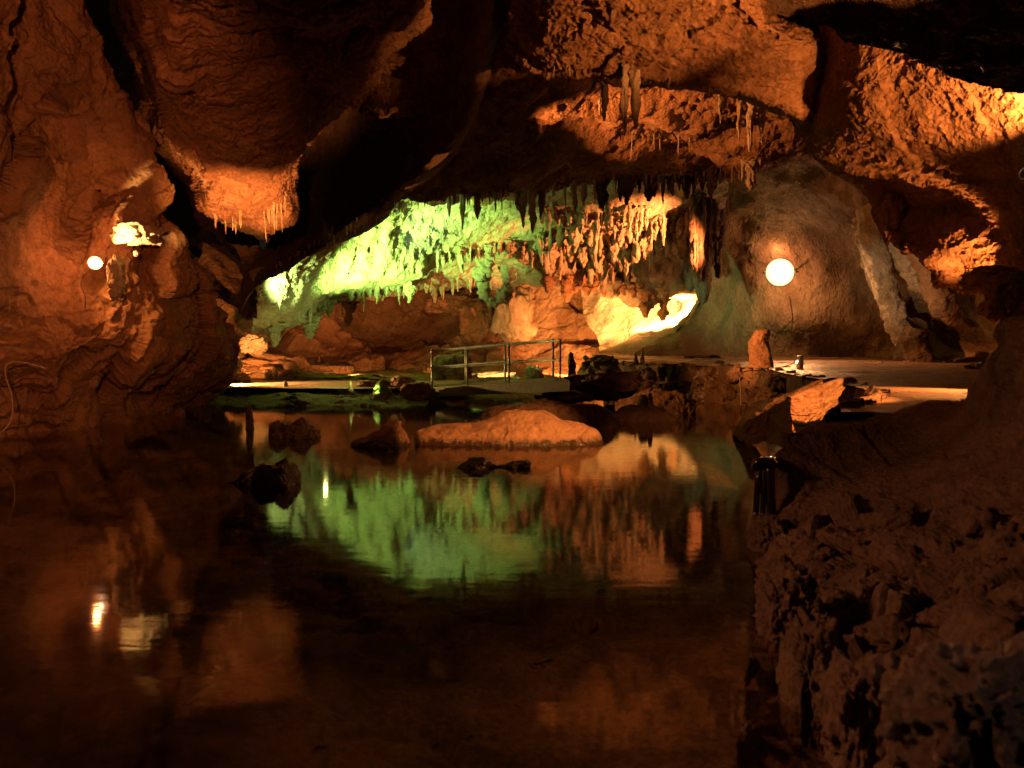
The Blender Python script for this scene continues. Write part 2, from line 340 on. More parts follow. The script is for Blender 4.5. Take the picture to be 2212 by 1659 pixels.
# ------------------------------------------------------------------ materials
def rock_mat(name, ca, cb, rough=0.85, bump=0.25, scale=1.0, spec=0.25, wet=0.0, stain=None, stretch=(1, 1, 1), tide=False):
    m = bpy.data.materials.new(name); m.use_nodes = True; nt = m.node_tree; N = nt.nodes; L = nt.links
    b = N['Principled BSDF']; b.inputs['Roughness'].default_value = rough
    b.inputs['Specular IOR Level'].default_value = spec
    geo = N.new('ShaderNodeNewGeometry')
    mp = N.new('ShaderNodeMapping'); mp.inputs['Scale'].default_value = tuple(scale * s for s in stretch)
    L.new(geo.outputs['Position'], mp.inputs['Vector'])
    n1 = N.new('ShaderNodeTexNoise'); n1.inputs['Scale'].default_value = 0.9; n1.inputs['Detail'].default_value = 8; n1.inputs['Roughness'].default_value = 0.65
    L.new(mp.outputs[0], n1.inputs['Vector'])
    r1 = N.new('ShaderNodeValToRGB'); r1.color_ramp.elements[0].position = 0.36; r1.color_ramp.elements[1].position = 0.64
    r1.color_ramp.elements[0].color = (*ca, 1); r1.color_ramp.elements[1].color = (*cb, 1)
    L.new(n1.outputs['Fac'], r1.inputs['Fac'])
    col = r1.outputs['Color']
    n2 = N.new('ShaderNodeTexNoise'); n2.inputs['Scale'].default_value = 9; n2.inputs['Detail'].default_value = 7; n2.inputs['Roughness'].default_value = 0.7
    L.new(mp.outputs[0], n2.inputs['Vector'])
    rr = N.new('ShaderNodeMapRange'); rr.inputs[1].default_value = 0.3; rr.inputs[2].default_value = 0.7; rr.inputs[3].default_value = 0.62; rr.inputs[4].default_value = 1.12
    L.new(n2.outputs['Fac'], rr.inputs[0])
    mx = N.new('ShaderNodeMix'); mx.data_type = 'RGBA'; mx.blend_type = 'MULTIPLY'; mx.inputs[0].default_value = 1
    L.new(col, mx.inputs[6]); L.new(rr.outputs[0], mx.inputs[7]); col = mx.outputs[2]
    if stain:
        n3 = N.new('ShaderNodeTexNoise'); n3.inputs['Scale'].default_value = 0.5; n3.inputs['Detail'].default_value = 5; L.new(mp.outputs[0], n3.inputs['Vector'])
        r3 = N.new('ShaderNodeMapRange'); r3.inputs[1].default_value = 0.52; r3.inputs[2].default_value = 0.62; L.new(n3.outputs['Fac'], r3.inputs[0])
        m3 = N.new('ShaderNodeMix'); m3.data_type = 'RGBA'; L.new(r3.outputs[0], m3.inputs[0]); L.new(col, m3.inputs[6]); m3.inputs[7].default_value = (*stain, 1); col = m3.outputs[2]
    tmask = None
    if tide:   # the wet, darker foot of a rock standing in the pool
        sx = N.new('ShaderNodeSeparateXYZ'); L.new(geo.outputs['Position'], sx.inputs[0])
        ta = N.new('ShaderNodeMath'); ta.operation = 'MULTIPLY_ADD'; L.new(n2.outputs['Fac'], ta.inputs[0]); ta.inputs[1].default_value = -0.35; L.new(sx.outputs['Z'], ta.inputs[2])
        tm = N.new('ShaderNodeMapRange'); tm.inputs[1].default_value = -0.12; tm.inputs[2].default_value = -0.04; tm.inputs[3].default_value = 1; tm.inputs[4].default_value = 0; L.new(ta.outputs[0], tm.inputs[0])
        m5 = N.new('ShaderNodeMix'); m5.data_type = 'RGBA'; L.new(tm.outputs[0], m5.inputs[0]); L.new(col, m5.inputs[6]); m5.inputs[7].default_value = (.045, .028, .018, 1); col = m5.outputs[2]
        tr = N.new('ShaderNodeMapRange'); tr.inputs[3].default_value = rough; tr.inputs[4].default_value = 0.15; L.new(tm.outputs[0], tr.inputs[0]); L.new(tr.outputs[0], b.inputs['Roughness'])
    L.new(col, b.inputs['Base Color'])
    n4 = N.new('ShaderNodeTexNoise'); n4.inputs['Scale'].default_value = 5; n4.inputs['Detail'].default_value = 10; n4.inputs['Roughness'].default_value = 0.72
    L.new(mp.outputs[0], n4.inputs['Vector'])
    vo = N.new('ShaderNodeTexVoronoi'); vo.inputs['Scale'].default_value = 11; L.new(mp.outputs[0], vo.inputs['Vector'])
    ma = N.new('ShaderNodeMath'); ma.operation = 'MULTIPLY_ADD'; L.new(vo.outputs['Distance'], ma.inputs[0]); ma.inputs[1].default_value = 0.35; L.new(n4.outputs['Fac'], ma.inputs[2])
    bp = N.new('ShaderNodeBump'); bp.inputs['Strength'].default_value = 1.0; bp.inputs['Distance'].default_value = bump * 2.6
    L.new(ma.outputs[0], bp.inputs['Height']); L.new(bp.outputs[0], b.inputs['Normal'])
    if wet:
        wr = N.new('ShaderNodeMapRange'); wr.inputs[1].default_value = 0.42; wr.inputs[2].default_value = 0.6; wr.inputs[3].default_value = rough; wr.inputs[4].default_value = wet
        L.new(n1.outputs['Fac'], wr.inputs[0]); L.new(wr.outputs[0], b.inputs['Roughness'])
    return m
def plain(name, col, rough=0.5, metal=0.0, spec=0.5, emit=None, strength=0):
    m = bpy.data.materials.new(name); m.use_nodes = True; nt = m.node_tree; b = nt.nodes['Principled BSDF']
    b.inputs['Base Color'].default_value = (*col, 1); b.inputs['Roughness'].default_value = rough; b.inputs['Metallic'].default_value = metal
    b.inputs['Specular IOR Level'].default_value = spec
    if emit: b.inputs['Emission Color'].default_value = (*emit, 1); b.inputs['Emission Strength'].default_value = strength
    else:
        n = nt.nodes.new('ShaderNodeTexNoise'); n.inputs['Scale'].default_value = 14; n.inputs['Detail'].default_value = 6
        g = nt.nodes.new('ShaderNodeNewGeometry'); nt.links.new(g.outputs['Position'], n.inputs['Vector'])
        r = nt.nodes.new('ShaderNodeMapRange'); r.inputs[1].default_value = .3; r.inputs[2].default_value = .7; r.inputs[3].default_value = 0.55; r.inputs[4].default_value = 1.2
        nt.links.new(n.outputs['Fac'], r.inputs[0])
        x = nt.nodes.new('ShaderNodeMix'); x.data_type = 'RGBA'; x.blend_type = 'MULTIPLY'; x.inputs[0].default_value = 1; x.inputs[6].default_value = (*col, 1)
        nt.links.new(r.outputs[0], x.inputs[7]); nt.links.new(x.outputs[2], b.inputs['Base Color'])
    return m
M_WALL = rock_mat('tan limestone', (0.30, 0.178, 0.105), (0.46, 0.292, 0.178), 0.8, 0.03, 1.0, 0.3)
M_ROOF = rock_mat('brown limestone', (0.24, 0.135, 0.083), (0.40, 0.24, 0.15), 0.85, 0.035, 1.2, 0.2)
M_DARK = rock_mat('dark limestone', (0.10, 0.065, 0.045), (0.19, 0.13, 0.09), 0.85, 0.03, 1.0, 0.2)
M_ROOF_DIM = rock_mat('dark brown limestone', (0.12, 0.075, 0.05), (0.22, 0.145, 0.095), 0.85, 0.03, 1.2, 0.2)  # roof limestone darkened in colour to stand in for missing light
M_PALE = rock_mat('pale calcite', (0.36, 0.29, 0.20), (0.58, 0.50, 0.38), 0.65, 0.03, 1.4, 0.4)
M_DRIP = rock_mat('dripstone', (0.33, 0.26, 0.18), (0.52, 0.43, 0.31), 0.55, 0.02, 2.2, 0.5)
M_MUD = rock_mat('muddy limestone', (0.26, 0.145, 0.083), (0.42, 0.25, 0.142), 0.85, 0.04, 1.3, 0.2)
M_WET = rock_mat('wet rock', (0.13, 0.08, 0.055), (0.24, 0.16, 0.11), 0.6, 0.03, 2.0, 0.6, 0.22)
M_RWALL = rock_mat('streaked brown limestone', (0.17, 0.11, 0.065), (0.34, 0.24, 0.14), 0.75, 0.04, 1.3, 0.35, 0.4, stain=(.17, .10, .06), stretch=(1, 1, .45))
M_TIDE = rock_mat('tan boulder with wet foot', (0.30, 0.178, 0.105), (0.46, 0.292, 0.178), 0.8, 0.018, 1.1, 0.5, tide=True)
M_JAG = rock_mat('black wet rock', (0.035, 0.024, 0.018), (0.10, 0.065, 0.045), 0.5, 0.04, 2.5, 0.8, 0.15)  # wet rock, darkened further to stand in for shaded faces
M_BANK = rock_mat('earthy bank rock', (0.16, 0.10, 0.065), (0.28, 0.18, 0.12), 0.85, 0.03, 2.2, 0.25)
M_MOSS = rock_mat('algae covered rock', (0.16, 0.15, 0.05), (0.30, 0.30, 0.10), 0.8, 0.04, 1.6, 0.3)
M_PATH = rock_mat('wet earthen path', (0.24, 0.14, 0.08), (0.40, 0.25, 0.15), 0.6, 0.012, 1.0, 0.6, 0.2)
M_BED = rock_mat('silty pool bed', (0.07, 0.05, 0.035), (0.26, 0.18, 0.11), 0.9, 0.03, 1.3, 0.1)
M_STEEL = plain('green grey painted steel', (0.36, 0.44, 0.37), 0.4, 0.2)
M_CONC = rock_mat('green stained concrete', (0.26, 0.28, 0.20), (0.36, 0.37, 0.28), 0.75, 0.01, 2.0, 0.3)
M_CABLE = plain('white cable sheath', (0.42, 0.37, 0.3), 0.5)
M_BLACK = plain('black cable sheath', (0.03, 0.03, 0.03), 0.3)
M_CAN = plain('steel lamp can', (0.6, 0.58, 0.55), 0.25, 0.9)
M_HOUSE = plain('grey lamp housing', (0.25, 0.25, 0.25), 0.5, 0.3)
M_BULB = plain('lit floodlight glass', (1, 1, 1), 0.3, emit=(1.0, 0.66, 0.36), strength=24)
M_BULB2 = plain('lit wall lamp glass', (1, 1, 1), 0.3, emit=(1.0, 0.62, 0.36), strength=24)

# ------------------------------------------------------------------ the cave itself
def S(o): o['kind'] = 'structure'; return o
S(patch('left_cave_wall', [
 [(-500,-300,8),(-50,-300,11),(40,-300,13),(90,-300,14.5),(130,-300,16),(90,-300,19),(0,-300,24)],
 [(-500,0,9),(-20,0,12.5),(60,0,14),(115,0,15),(158,0,16.5),(110,0,20),(20,0,25)],
 [(-500,130,9),(-10,130,13),(90,130,14.3),(160,130,15.3),(207,135,16.8),(160,130,20.5),(60,130,26)],
 [(-500,250,9.3),(0,250,13.2),(110,250,15.9),(200,250,16.6),(262,250,17.2),(210,250,21),(110,250,26)],
 [(-500,400,9.5),(20,400,13.8),(170,400,17.6),(280,400,17.4),(356,397,18.2),(310,400,22),(200,400,27)],
 [(-500,470,9.7),(0,470,14.5),(160,470,17.9),(270,480,17.2),(333,471,18.5),(290,475,22),(200,475,27)],
 [(-500,540,10),(0,540,15),(150,540,17.4),(280,545,17.9),(389,540,20),(360,540,24),(280,540,28)],
 [(-500,650,10.5),(0,650,15.3),(150,650,16.8),(320,650,18.5),(466,655,22.5),(440,650,26),(380,650,30)],
 [(-500,760,11),(0,760,15.6),(160,760,16.5),(330,760,18.8),(504,758,24.5),(480,760,28),(440,760,32)],
 [(-500,830,11.5),(0,830,16.1),(150,830,17),(300,830,20.5),(500,822,25.5),(480,825,29),(440,825,33)],
 [(-500,960,12),(0,890,16.8),(150,890,17.6),(290,880,21),(435,872,26.2),(440,868,29),(440,860,33)],
 [(-500,1080,12.3),(0,982,17.4),(150,969,18.4),(300,951,20),(400,904,26),(430,887,29),(430,870,33)],
], 460, 380, 'wall', M_WALL, 0.8, 11, face=(1, -1, 0),
  extra=lambda p: 0.15 * facets(p * .62 + 3.3, 77) * np.clip((3.4 - p[:, 2]) / 1.2, 0, 1) + 0.05 * fbm(p * 2.4, 5, 78, .6)))

S(patch('left_hanging_roof_rock', [
 [(100,-300,14),(250,-300,9),(450,-300,8),(650,-300,8),(850,-300,8.5),(1000,-300,9.5),(980,-300,13)],
 [(250,0,24),(315,0,12),(450,0,10.5),(600,0,10.5),(780,0,11),(924,0,12),(900,20,16)],
 [(280,100,25),(335,100,13),(450,100,12),(600,100,12),(740,100,12.5),(842,105,13.5),(820,110,18)],
 [(310,200,26),(355,215,15),(460,205,13.5),(580,200,13.5),(690,200,14),(780,200,15),(760,205,20)],
 [(320,300,25),(400,310,17),(480,300,15.5),(560,300,15.5),(600,300,15.8),(660,288,17),(650,300,22)],
 [(400,400,27),(445,400,18),(490,400,17.2),(550,400,17),(590,395,17.2),(618,390,18.2),(620,400,23)],
 [(430,470,27),(445,445,19),(480,455,18.5),(530,455,18.3),(580,450,18.4),(620,450,19.2),(625,450,24)],
 [(470,510,28),(462,466,20),(484,476,19.8),(530,475,19.5),(580,475,19.5),(624,470,20),(628,475,25)],
 [(500,540,30),(480,490,23),(510,500,22),(545,515,22),(580,526,22),(622,480,22),(630,490,27)],
], 400, 300, 'strata', M_ROOF, 0.8, 23, face=(0, -1, -1)))

S(patch('middle_roof_rock', [
 [(760,-300,17),(900,-300,14),(1000,-300,12.5),(1100,-300,11.5),(1090,-300,18)],
 [(820,20,20),(930,20,17.3),(1010,20,15.5),(1073,20,14),(1062,20,20)],
 [(780,100,21.5),(880,100,19),(970,100,17),(1052,105,15.2),(1040,105,21)],
 [(720,200,24),(820,200,21.8),(930,200,19.3),(1036,200,17),(1025,200,23)],
 [(620,300,27),(740,300,24.8),(870,300,22),(990,300,19.2),(985,305,25)],
 [(590,390,28),(700,380,26),(820,370,23.5),(934,360,21),(935,375,27)],
 [(580,480,28.5),(680,450,27),(770,430,25),(857,415,23),(865,430,29)],
 [(570,545,28.5),(640,510,27.5),(720,490,26),(800,480,24.2),(820,480,30)],
 [(530,600,28.5),(590,570,28),(650,550,27),(713,525,26),(730,520,31)],
 [(515,690,28.5),(530,640,28),(560,610,27.5),(600,590,27),(620,590,33)],
], 320, 220, 'mud', M_ROOF_DIM, 0.5, 31, face=(-1, -1, -1)))

gx = [780, 870, 960, 1060, 1200, 1350, 1500, 1640, 1760]
S(patch('inner_roof', [
 [(x, -100, 14) for x in gx], [(x, 100, 17) for x in gx], [(x, 220, 20.3) for x in gx], [(x, 300, 23.2) for x in gx], [(x, 350, 25.5) for x in gx],
 [(780,470,26.5),(870,436,27),(960,428,28),(1060,424,28),(1200,410,28),(1350,392,28),(1500,385,28),(1640,365,27.5),(1760,320,27)],
 [(780,455,28),(870,420,28.5),(960,412,29.5),(1060,408,29.5),(1200,392,29.5),(1350,375,29.5),(1500,370,29.5),(1640,350,29),(1760,300,28.5)],
 [(780,440,34),(870,430,35),(960,425,36),(1060,420,36),(1200,405,36),(1350,390,36),(1500,385,36),(1640,365,36),(1760,320,36)],
], 260, 460, 'mud', M_MUD, 1.5, 41, face=(0, -1, -1)))

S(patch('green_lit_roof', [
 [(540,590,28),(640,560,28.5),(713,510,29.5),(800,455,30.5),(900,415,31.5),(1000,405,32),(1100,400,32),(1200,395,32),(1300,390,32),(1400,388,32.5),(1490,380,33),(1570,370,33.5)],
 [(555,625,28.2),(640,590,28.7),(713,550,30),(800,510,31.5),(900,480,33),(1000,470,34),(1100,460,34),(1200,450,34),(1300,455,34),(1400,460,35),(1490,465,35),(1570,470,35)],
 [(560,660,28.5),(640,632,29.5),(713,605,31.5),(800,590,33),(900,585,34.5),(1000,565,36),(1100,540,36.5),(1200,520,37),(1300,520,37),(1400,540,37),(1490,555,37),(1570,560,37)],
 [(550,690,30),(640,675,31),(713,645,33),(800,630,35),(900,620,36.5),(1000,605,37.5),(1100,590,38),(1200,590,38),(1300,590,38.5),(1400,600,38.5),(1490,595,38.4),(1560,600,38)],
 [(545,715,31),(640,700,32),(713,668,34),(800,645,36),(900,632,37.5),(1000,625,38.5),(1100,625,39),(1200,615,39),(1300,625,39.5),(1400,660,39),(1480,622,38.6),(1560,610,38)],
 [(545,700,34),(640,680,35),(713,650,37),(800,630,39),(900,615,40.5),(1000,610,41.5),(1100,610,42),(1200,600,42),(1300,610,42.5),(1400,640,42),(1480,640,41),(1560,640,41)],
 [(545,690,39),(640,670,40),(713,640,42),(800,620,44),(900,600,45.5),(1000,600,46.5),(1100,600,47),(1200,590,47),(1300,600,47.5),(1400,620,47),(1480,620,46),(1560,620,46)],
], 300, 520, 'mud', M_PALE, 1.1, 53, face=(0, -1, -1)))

S(patch('back_cave_wall', [
 [(430,520,40),(600,540,44),(750,560,45),(900,560,46),(1050,560,47),(1150,560,47),(1300,560,46),(1420,560,45),(1560,560,44)],
 [(440,640,37),(600,650,43),(750,650,46),(900,650,47),(1050,650,46),(1150,650,46.5),(1300,650,45.5),(1420,650,44),(1560,650,43)],
 [(450,730,35),(590,740,39),(750,740,45),(900,740,46),(1050,740,42.5),(1150,740,44.5),(1300,740,43.5),(1420,740,41),(1560,740,40)],
 [(450,790,34),(620,790,36.5),(750,785,41),(900,785,42),(1050,790,39),(1150,790,41),(1300,790,39.5),(1420,790,38),(1560,790,38)],
 [(450,830,33),(620,822,34),(750,818,36),(900,818,37),(1050,825,36),(1150,825,37),(1300,825,36),(1420,825,35),(1560,825,35)],
], 200, 420, 'wall', M_WALL, 0.9, 61, face=(0, -1, 0)))

S(patch('flowstone_slope', [
 [(1250,590,45),(1350,600,44),(1430,610,43),(1480,610,41.5),(1525,600,39.8)],
 [(1260,680,44),(1350,670,43),(1420,660,42.5),(1475,650,41),(1518,640,39)],
 [(1290,730,42),(1350,715,41.5),(1400,700,41),(1450,690,40),(1495,682,38.5)],
 [(1300,770,40),(1345,760,39.5),(1380,745,39),(1415,735,38.5),(1450,725,37.8)],
 [(1300,800,38),(1335,795,37.5),(1360,788,37),(1385,780,36.8),(1410,775,36.5)],
], 160, 160, 'flow', M_PALE, 0.8, 67, face=(-1, -1, 0)))

S(patch('deep_cave_wall', [[(x, y, 50) for x in (-200, 0, 160, 300, 430, 560)] for y in (-400, -100, 200, 400, 560, 700)], 120, 140, 'wall', M_DARK, 1.0, 63, face=(0, -1, 0)))  # dark sheet added behind the left gap to keep it black
S(patch('right_cave_wall', [
 [(1540,250,40),(1500,250,33),(1560,250,31),(1640,250,30),(1750,250,29),(1880,250,28),(2000,250,27),(2120,250,26),(2260,250,24)],
 [(1540,400,42),(1484,400,35),(1560,400,34),(1640,400,33),(1750,400,32),(1880,400,30),(2000,400,29),(2120,400,27.5),(2260,400,25)],
 [(1540,520,43),(1484,520,37),(1560,520,36),(1640,520,35),(1750,520,34),(1880,520,32),(2000,520,31),(2120,520,29),(2260,520,26)],
 [(1550,620,43),(1524,620,38),(1575,620,37),(1640,620,36),(1750,620,35),(1880,620,33.5),(2000,620,32),(2120,620,30.5),(2260,620,27)],
 [(1500,700,43),(1464,702,38),(1550,700,37),(1640,700,36),(1750,700,35),(1880,700,34),(2000,700,33),(2120,700,31.5),(2260,700,28)],
 [(1400,770,42),(1350,783,36.8),(1500,778,36.5),(1640,772,36),(1750,768,35.5),(1880,766,35),(2000,765,34),(2120,764,32.5),(2260,764,29)],
 [(1400,800,40),(1340,800,36),(1500,800,35.5),(1640,800,35),(1750,795,34.5),(1880,790,34),(2000,790,33),(2120,790,31.5),(2260,790,28)],
], 300, 460, 'flow', M_RWALL, 0.75, 71, face=(0, -1, 0)))

S(patch('right_roof_slab', [
 [(1090,-300,9.5),(1220,-300,9),(1400,-300,8.5),(1530,-300,8.5),(1620,-300,9),(1620,-300,12)],
 [(1097,-60,12.3),(1200,-60,11.5),(1400,-60,11),(1540,-60,11),(1628,-60,11.5),(1640,-60,14)],
 [(1100,28,13.6),(1200,30,12.8),(1380,30,12.2),(1560,35,12),(1655,40,12.4),(1680,30,15)],
 [(1097,77,14.2),(1190,90,13.4),(1350,90,13),(1560,100,13),(1740,92,13.2),(1770,80,16)],
 [(1112,112,14.6),(1200,130,14),(1340,130,13.8),(1560,170,14),(1760,190,14.6),(1800,180,17)],
 [(1149,141,14.9),(1240,163,14.5),(1370,168,14.3),(1600,208,14.6),(1745,260,15.2),(1780,260,18)],
 [(1165,140,16.8),(1250,158,16.6),(1400,165,16.6),(1620,208,17),(1760,270,18),(1800,280,20)],
 [(1170,130,24),(1260,150,24),(1400,160,24),(1620,200,24),(1780,260,24),(1820,280,25)],
], 320, 360, 'streak', M_MUD, 0.55, 83, face=(0, -1, -1)))

S(patch('right_hanging_rock', [
 [(1690,200,17.5),(1760,60,14.5),(1831,90,12.8),(1947,115,11.8),(2053,160,11),(2140,180,10.5),(2300,200,9.5),(3000,200,8.3)],
 [(1700,262,17.5),(1740,250,15.6),(1840,180,12.8),(1950,190,12),(2060,230,11.4),(2150,250,10.8),(2320,260,9.8),(3020,260,8.6)],
 [(1735,306,17.5),(1760,320,15.5),(1850,270,13.2),(1960,280,12.4),(2070,310,11.8),(2160,330,11.2),(2330,340,10),(3030,340,8.8)],
 [(1772,352,17.5),(1810,362,15.2),(1880,350,14),(1980,370,13.2),(2080,390,12.6),(2170,410,12),(2330,420,10.6),(3030,420,9.4)],
 [(1850,400,17.5),(1872,410,15.2),(1930,420,14.6),(2010,440,13.9),(2080,450,13.1),(2170,480,12.4),(2330,500,11),(3030,500,9.8)],
 [(1890,440,17.5),(1900,472,15),(1945,490,14.5),(2010,510,14),(2080,510,13),(2170,540,12.6),(2330,560,11.4),(3030,560,10.2)],
 [(1930,515,17.5),(1945,517,15),(1985,531,14.5),(2022,570,14),(2085,570,14),(2140,600,13.2),(2330,640,11.8),(3030,640,10.6)],
 [(1960,520,18.5),(1975,515,17),(2010,520,16.5),(2040,560,16),(2090,560,16),(2150,620,15),(2330,690,13),(3030,690,11.8)],
], 420, 440, 'streak', M_MUD, 0.38, 97, face=(-1, -1, -1)))

S(patch('upper_right_roof', [
 [(1500,-300,10),(1700,-300,10),(1900,-300,10),(2100,-300,9.5),(3100,-300,8.4)],
 [(1540,-100,12.5),(1720,-100,12),(1900,-100,12),(2100,-100,11.5),(3100,-100,10)],
 [(1560,10,14.5),(1740,10,14),(1900,10,13.8),(2100,40,13.2),(3100,60,11.4)],
 [(1600,90,16),(1745,90,15.6),(1900,100,15),(2080,140,14.6),(3100,160,12.4)],
 [(1650,160,18),(1800,160,17.6),(1930,180,17),(2090,230,16),(3100,260,13.4)],
], 220, 300, 'lumpy', M_WET, 0.7, 101, face=(0, -1, -1)))

# ground: platform on the right, banks, pool bed
def zrow(y, z, pts): return [P(x, y, dw(y, z)) for x in pts]
plat = []
for Y, z, x0 in ((9.3, 1.0, 3.2), (9.9, 1.02, 3.55), (11, 1.02, 4.25), (13, 1.03, 5.1), (16, 1.03, 5.8), (20, 1.04, 6.2), (25, 1.06, 6.6), (28.5, 1.08, 5.2), (30.5, 1.10, 3.6), (33, 1.17, 3.4), (37, 1.27, 3.5), (40, 1.33, 3.6)):
    plat.append([(x0 + (24 - x0) * t, Y, z + (0.0 if t < .7 else (t - .7) * 1.2)) for t in (0, .05, .12, .25, .45, .7, 1)])
S(patch('cave_path', plat, 300, 300, 'sandy', M_PATH, 0.18, 5, world=True, face=(0, 0, 1)))
face_ = []
xs = [(3.2, 9.2), (3.55, 9.9), (4.25, 11), (5.1, 13), (5.8, 16), (6.2, 20), (6.6, 25), (5.2, 28.5), (3.6, 30.5), (3.4, 33)]
zz = [1.0, 1.02, 1.02, 1.03, 1.03, 1.04, 1.06, 1.08, 1.10, 1.17]
for k, f in enumerate((0.985, 0.985, .85, .5, 0.1, -0.6)):
    out = (-0.35, 0.0, 0.03, 0.06, 0.12, 0.25)[k]
    face_.append([(x - out, y - out * 0.5, z * f + (0.012 if k < 2 else 0)) for (x, y), z in zip(xs, zz)])
S(patch('platform_rubble_wall', face_, 120, 900, 'lumpy', M_BANK, 0.20, 6, world=True, face=(-1, -1, 0), extra=lambda p: 0.10 * facets(p * 2.4, 91) + 0.02 * fbm(p * 8, 4, 92)))

S(patch('near_bank', [
 [(1712,892,10.2),(1800,893,10.5),(1900,889,10.6),(2000,888,10.7),(2085,885,10.6),(2120,832,10),(2172,752,9.4),(2215,690,8.8),(3000,600,6.9)],
 [(1712,903,8.7),(1800,888,9.0),(1900,884,9.2),(2000,883,9.3),(2085,882,9.1),(2120,832,8.6),(2172,752,8.0),(2215,690,7.4),(3000,600,5.5)],
 [(1700,945,8.4),(1790,930,8.5),(1890,930,8.6),(1990,930,8.5),(2080,920,8.2),(2140,870,7.8),(2200,810,7.2),(2250,760,6.7),(3000,700,5.1)],
 [(1655,1000,8.2),(1760,1000,8.1),(1860,1000,7.9),(1970,1000,7.6),(2070,990,7.2),(2150,960,6.8),(2220,930,6.3),(2300,900,5.8),(3000,860,4.5)],
 [(1635,1060,8.3),(1740,1090,7.6),(1840,1100,7.1),(1950,1110,6.6),(2060,1110,6.1),(2150,1100,5.7),(2230,1090,5.3),(2320,1080,4.9),(3000,1060,3.9)],
 [(1612,1125,8.0),(1730,1180,6.9),(1830,1200,6.3),(1940,1220,5.7),(2050,1230,5.2),(2150,1230,4.8),(2240,1230,4.5),(2330,1230,4.2),(3000,1220,3.3)],
 [(1622,1205,7.0),(1710,1270,6.1),(1810,1310,5.5),(1920,1340,4.9),(2040,1350,4.5),(2150,1360,4.1),(2250,1370,3.8),(2340,1370,3.6),(3000,1370,2.8)],
 [(1640,1300,5.9),(1710,1370,5.2),(1800,1430,4.7),(1910,1460,4.3),(2030,1480,3.9),(2150,1500,3.5),(2250,1510,3.3),(2340,1510,3.1),(3000,1510,2.4)],
 [(1615,1420,4.85),(1690,1500,4.4),(1790,1560,4.0),(1900,1600,3.6),(2030,1620,3.3),(2150,1640,3.0),(2250,1650,2.8),(2340,1650,2.7),(3000,1650,2)],
 [(1620,1600,3.75),(1690,1700,3.5),(1790,1740,3.2),(1900,1780,3.0),(2030,1800,2.8),(2150,1820,2.5),(2250,1840,2.4),(2340,1850,2.3),(3000,1850,1.7)],
 [(1640,2000,2.9),(1720,2000,2.8),(1800,2050,2.6),(1900,2050,2.5),(2030,2100,2.3),(2150,2100,2.1),(2250,2100,2.0),(2340,2100,1.9),(3000,2100,1.3)],
], 620, 560, 'lumpy', M_BANK, 0.42, 17, face=(-1, -1, 1),
  extra=lambda p: (0.12 * facets(p * 1.2 + 1.7, 55) - 0.20 * worley(p * 1.5, 56)[0] + 0.08 + 0.05 * fbm(p * 4, 5, 57, 0.6)) * np.clip((8.7 - p[:, 1]) / 1.6, 0.12, 1)))

# left bank in front of the lit path, and the ground behind it
zz_ = []
for Y, z in ((24.2, -0.4), (25.0, 0.02), (26.2, 0.14), (27.6, 0.22), (29, 0.26), (31, 0.30), (36, 0.5), (44, 0.7)):
    zz_.append([(x, Y + 1.4 * max(0, 1 - abs(x + 5) / 4) - 0.9, z + (0.07 * math.sin(x * 0.9) if Y > 25.5 else 0)) for x in (-13, -11, -9, -7, -5, -3.4, -2.4)])
S(patch('mossy_bank', zz_, 200, 300, 'lumpy', M_MOSS, 0.30, 19, world=True, face=(0, 0, 1)))
S(patch('left_path', [[(x, Y + 0.3 * abs(x + 5) ** .8, 0.38 + 0.02 * (Y - 27)) for x in (-11, -9, -7, -5, -3, -1.5)] for Y in (27.2, 28.4, 29.8, 31.2)], 40, 120, 'sandy', M_PATH, 0.12, 20, world=True, face=(0, 0, 1)))
S(patch('grotto_floor', [[(x, Y, z) for x in (-4, -2, 0, 2, 4, 7)] for Y, z in ((27.5, -0.5), (29, -0.1), (31, 0.1), (34, 0.35), (38, 0.5), (46, 0.9))], 120, 200, 'lumpy', M_MUD, 0.5, 21, world=True, face=(0, 0, 1)))
S(patch('pool_bed', [[(x, Y, -0.5 + 0.40 * math.exp(-((x - 0.5) ** 2 / 30 + (Y - 15.5) ** 2 / 12)) + (0.5 if Y > 30 else 0)) for x in np.linspace(-16, 8, 13)] for Y in (-1, 2, 4, 6, 8, 10, 12, 14, 16, 18, 21, 25, 34)], 500, 400, 'lumpy', M_BED, 0.35, 27, world=True, face=(0, 0, 1)))

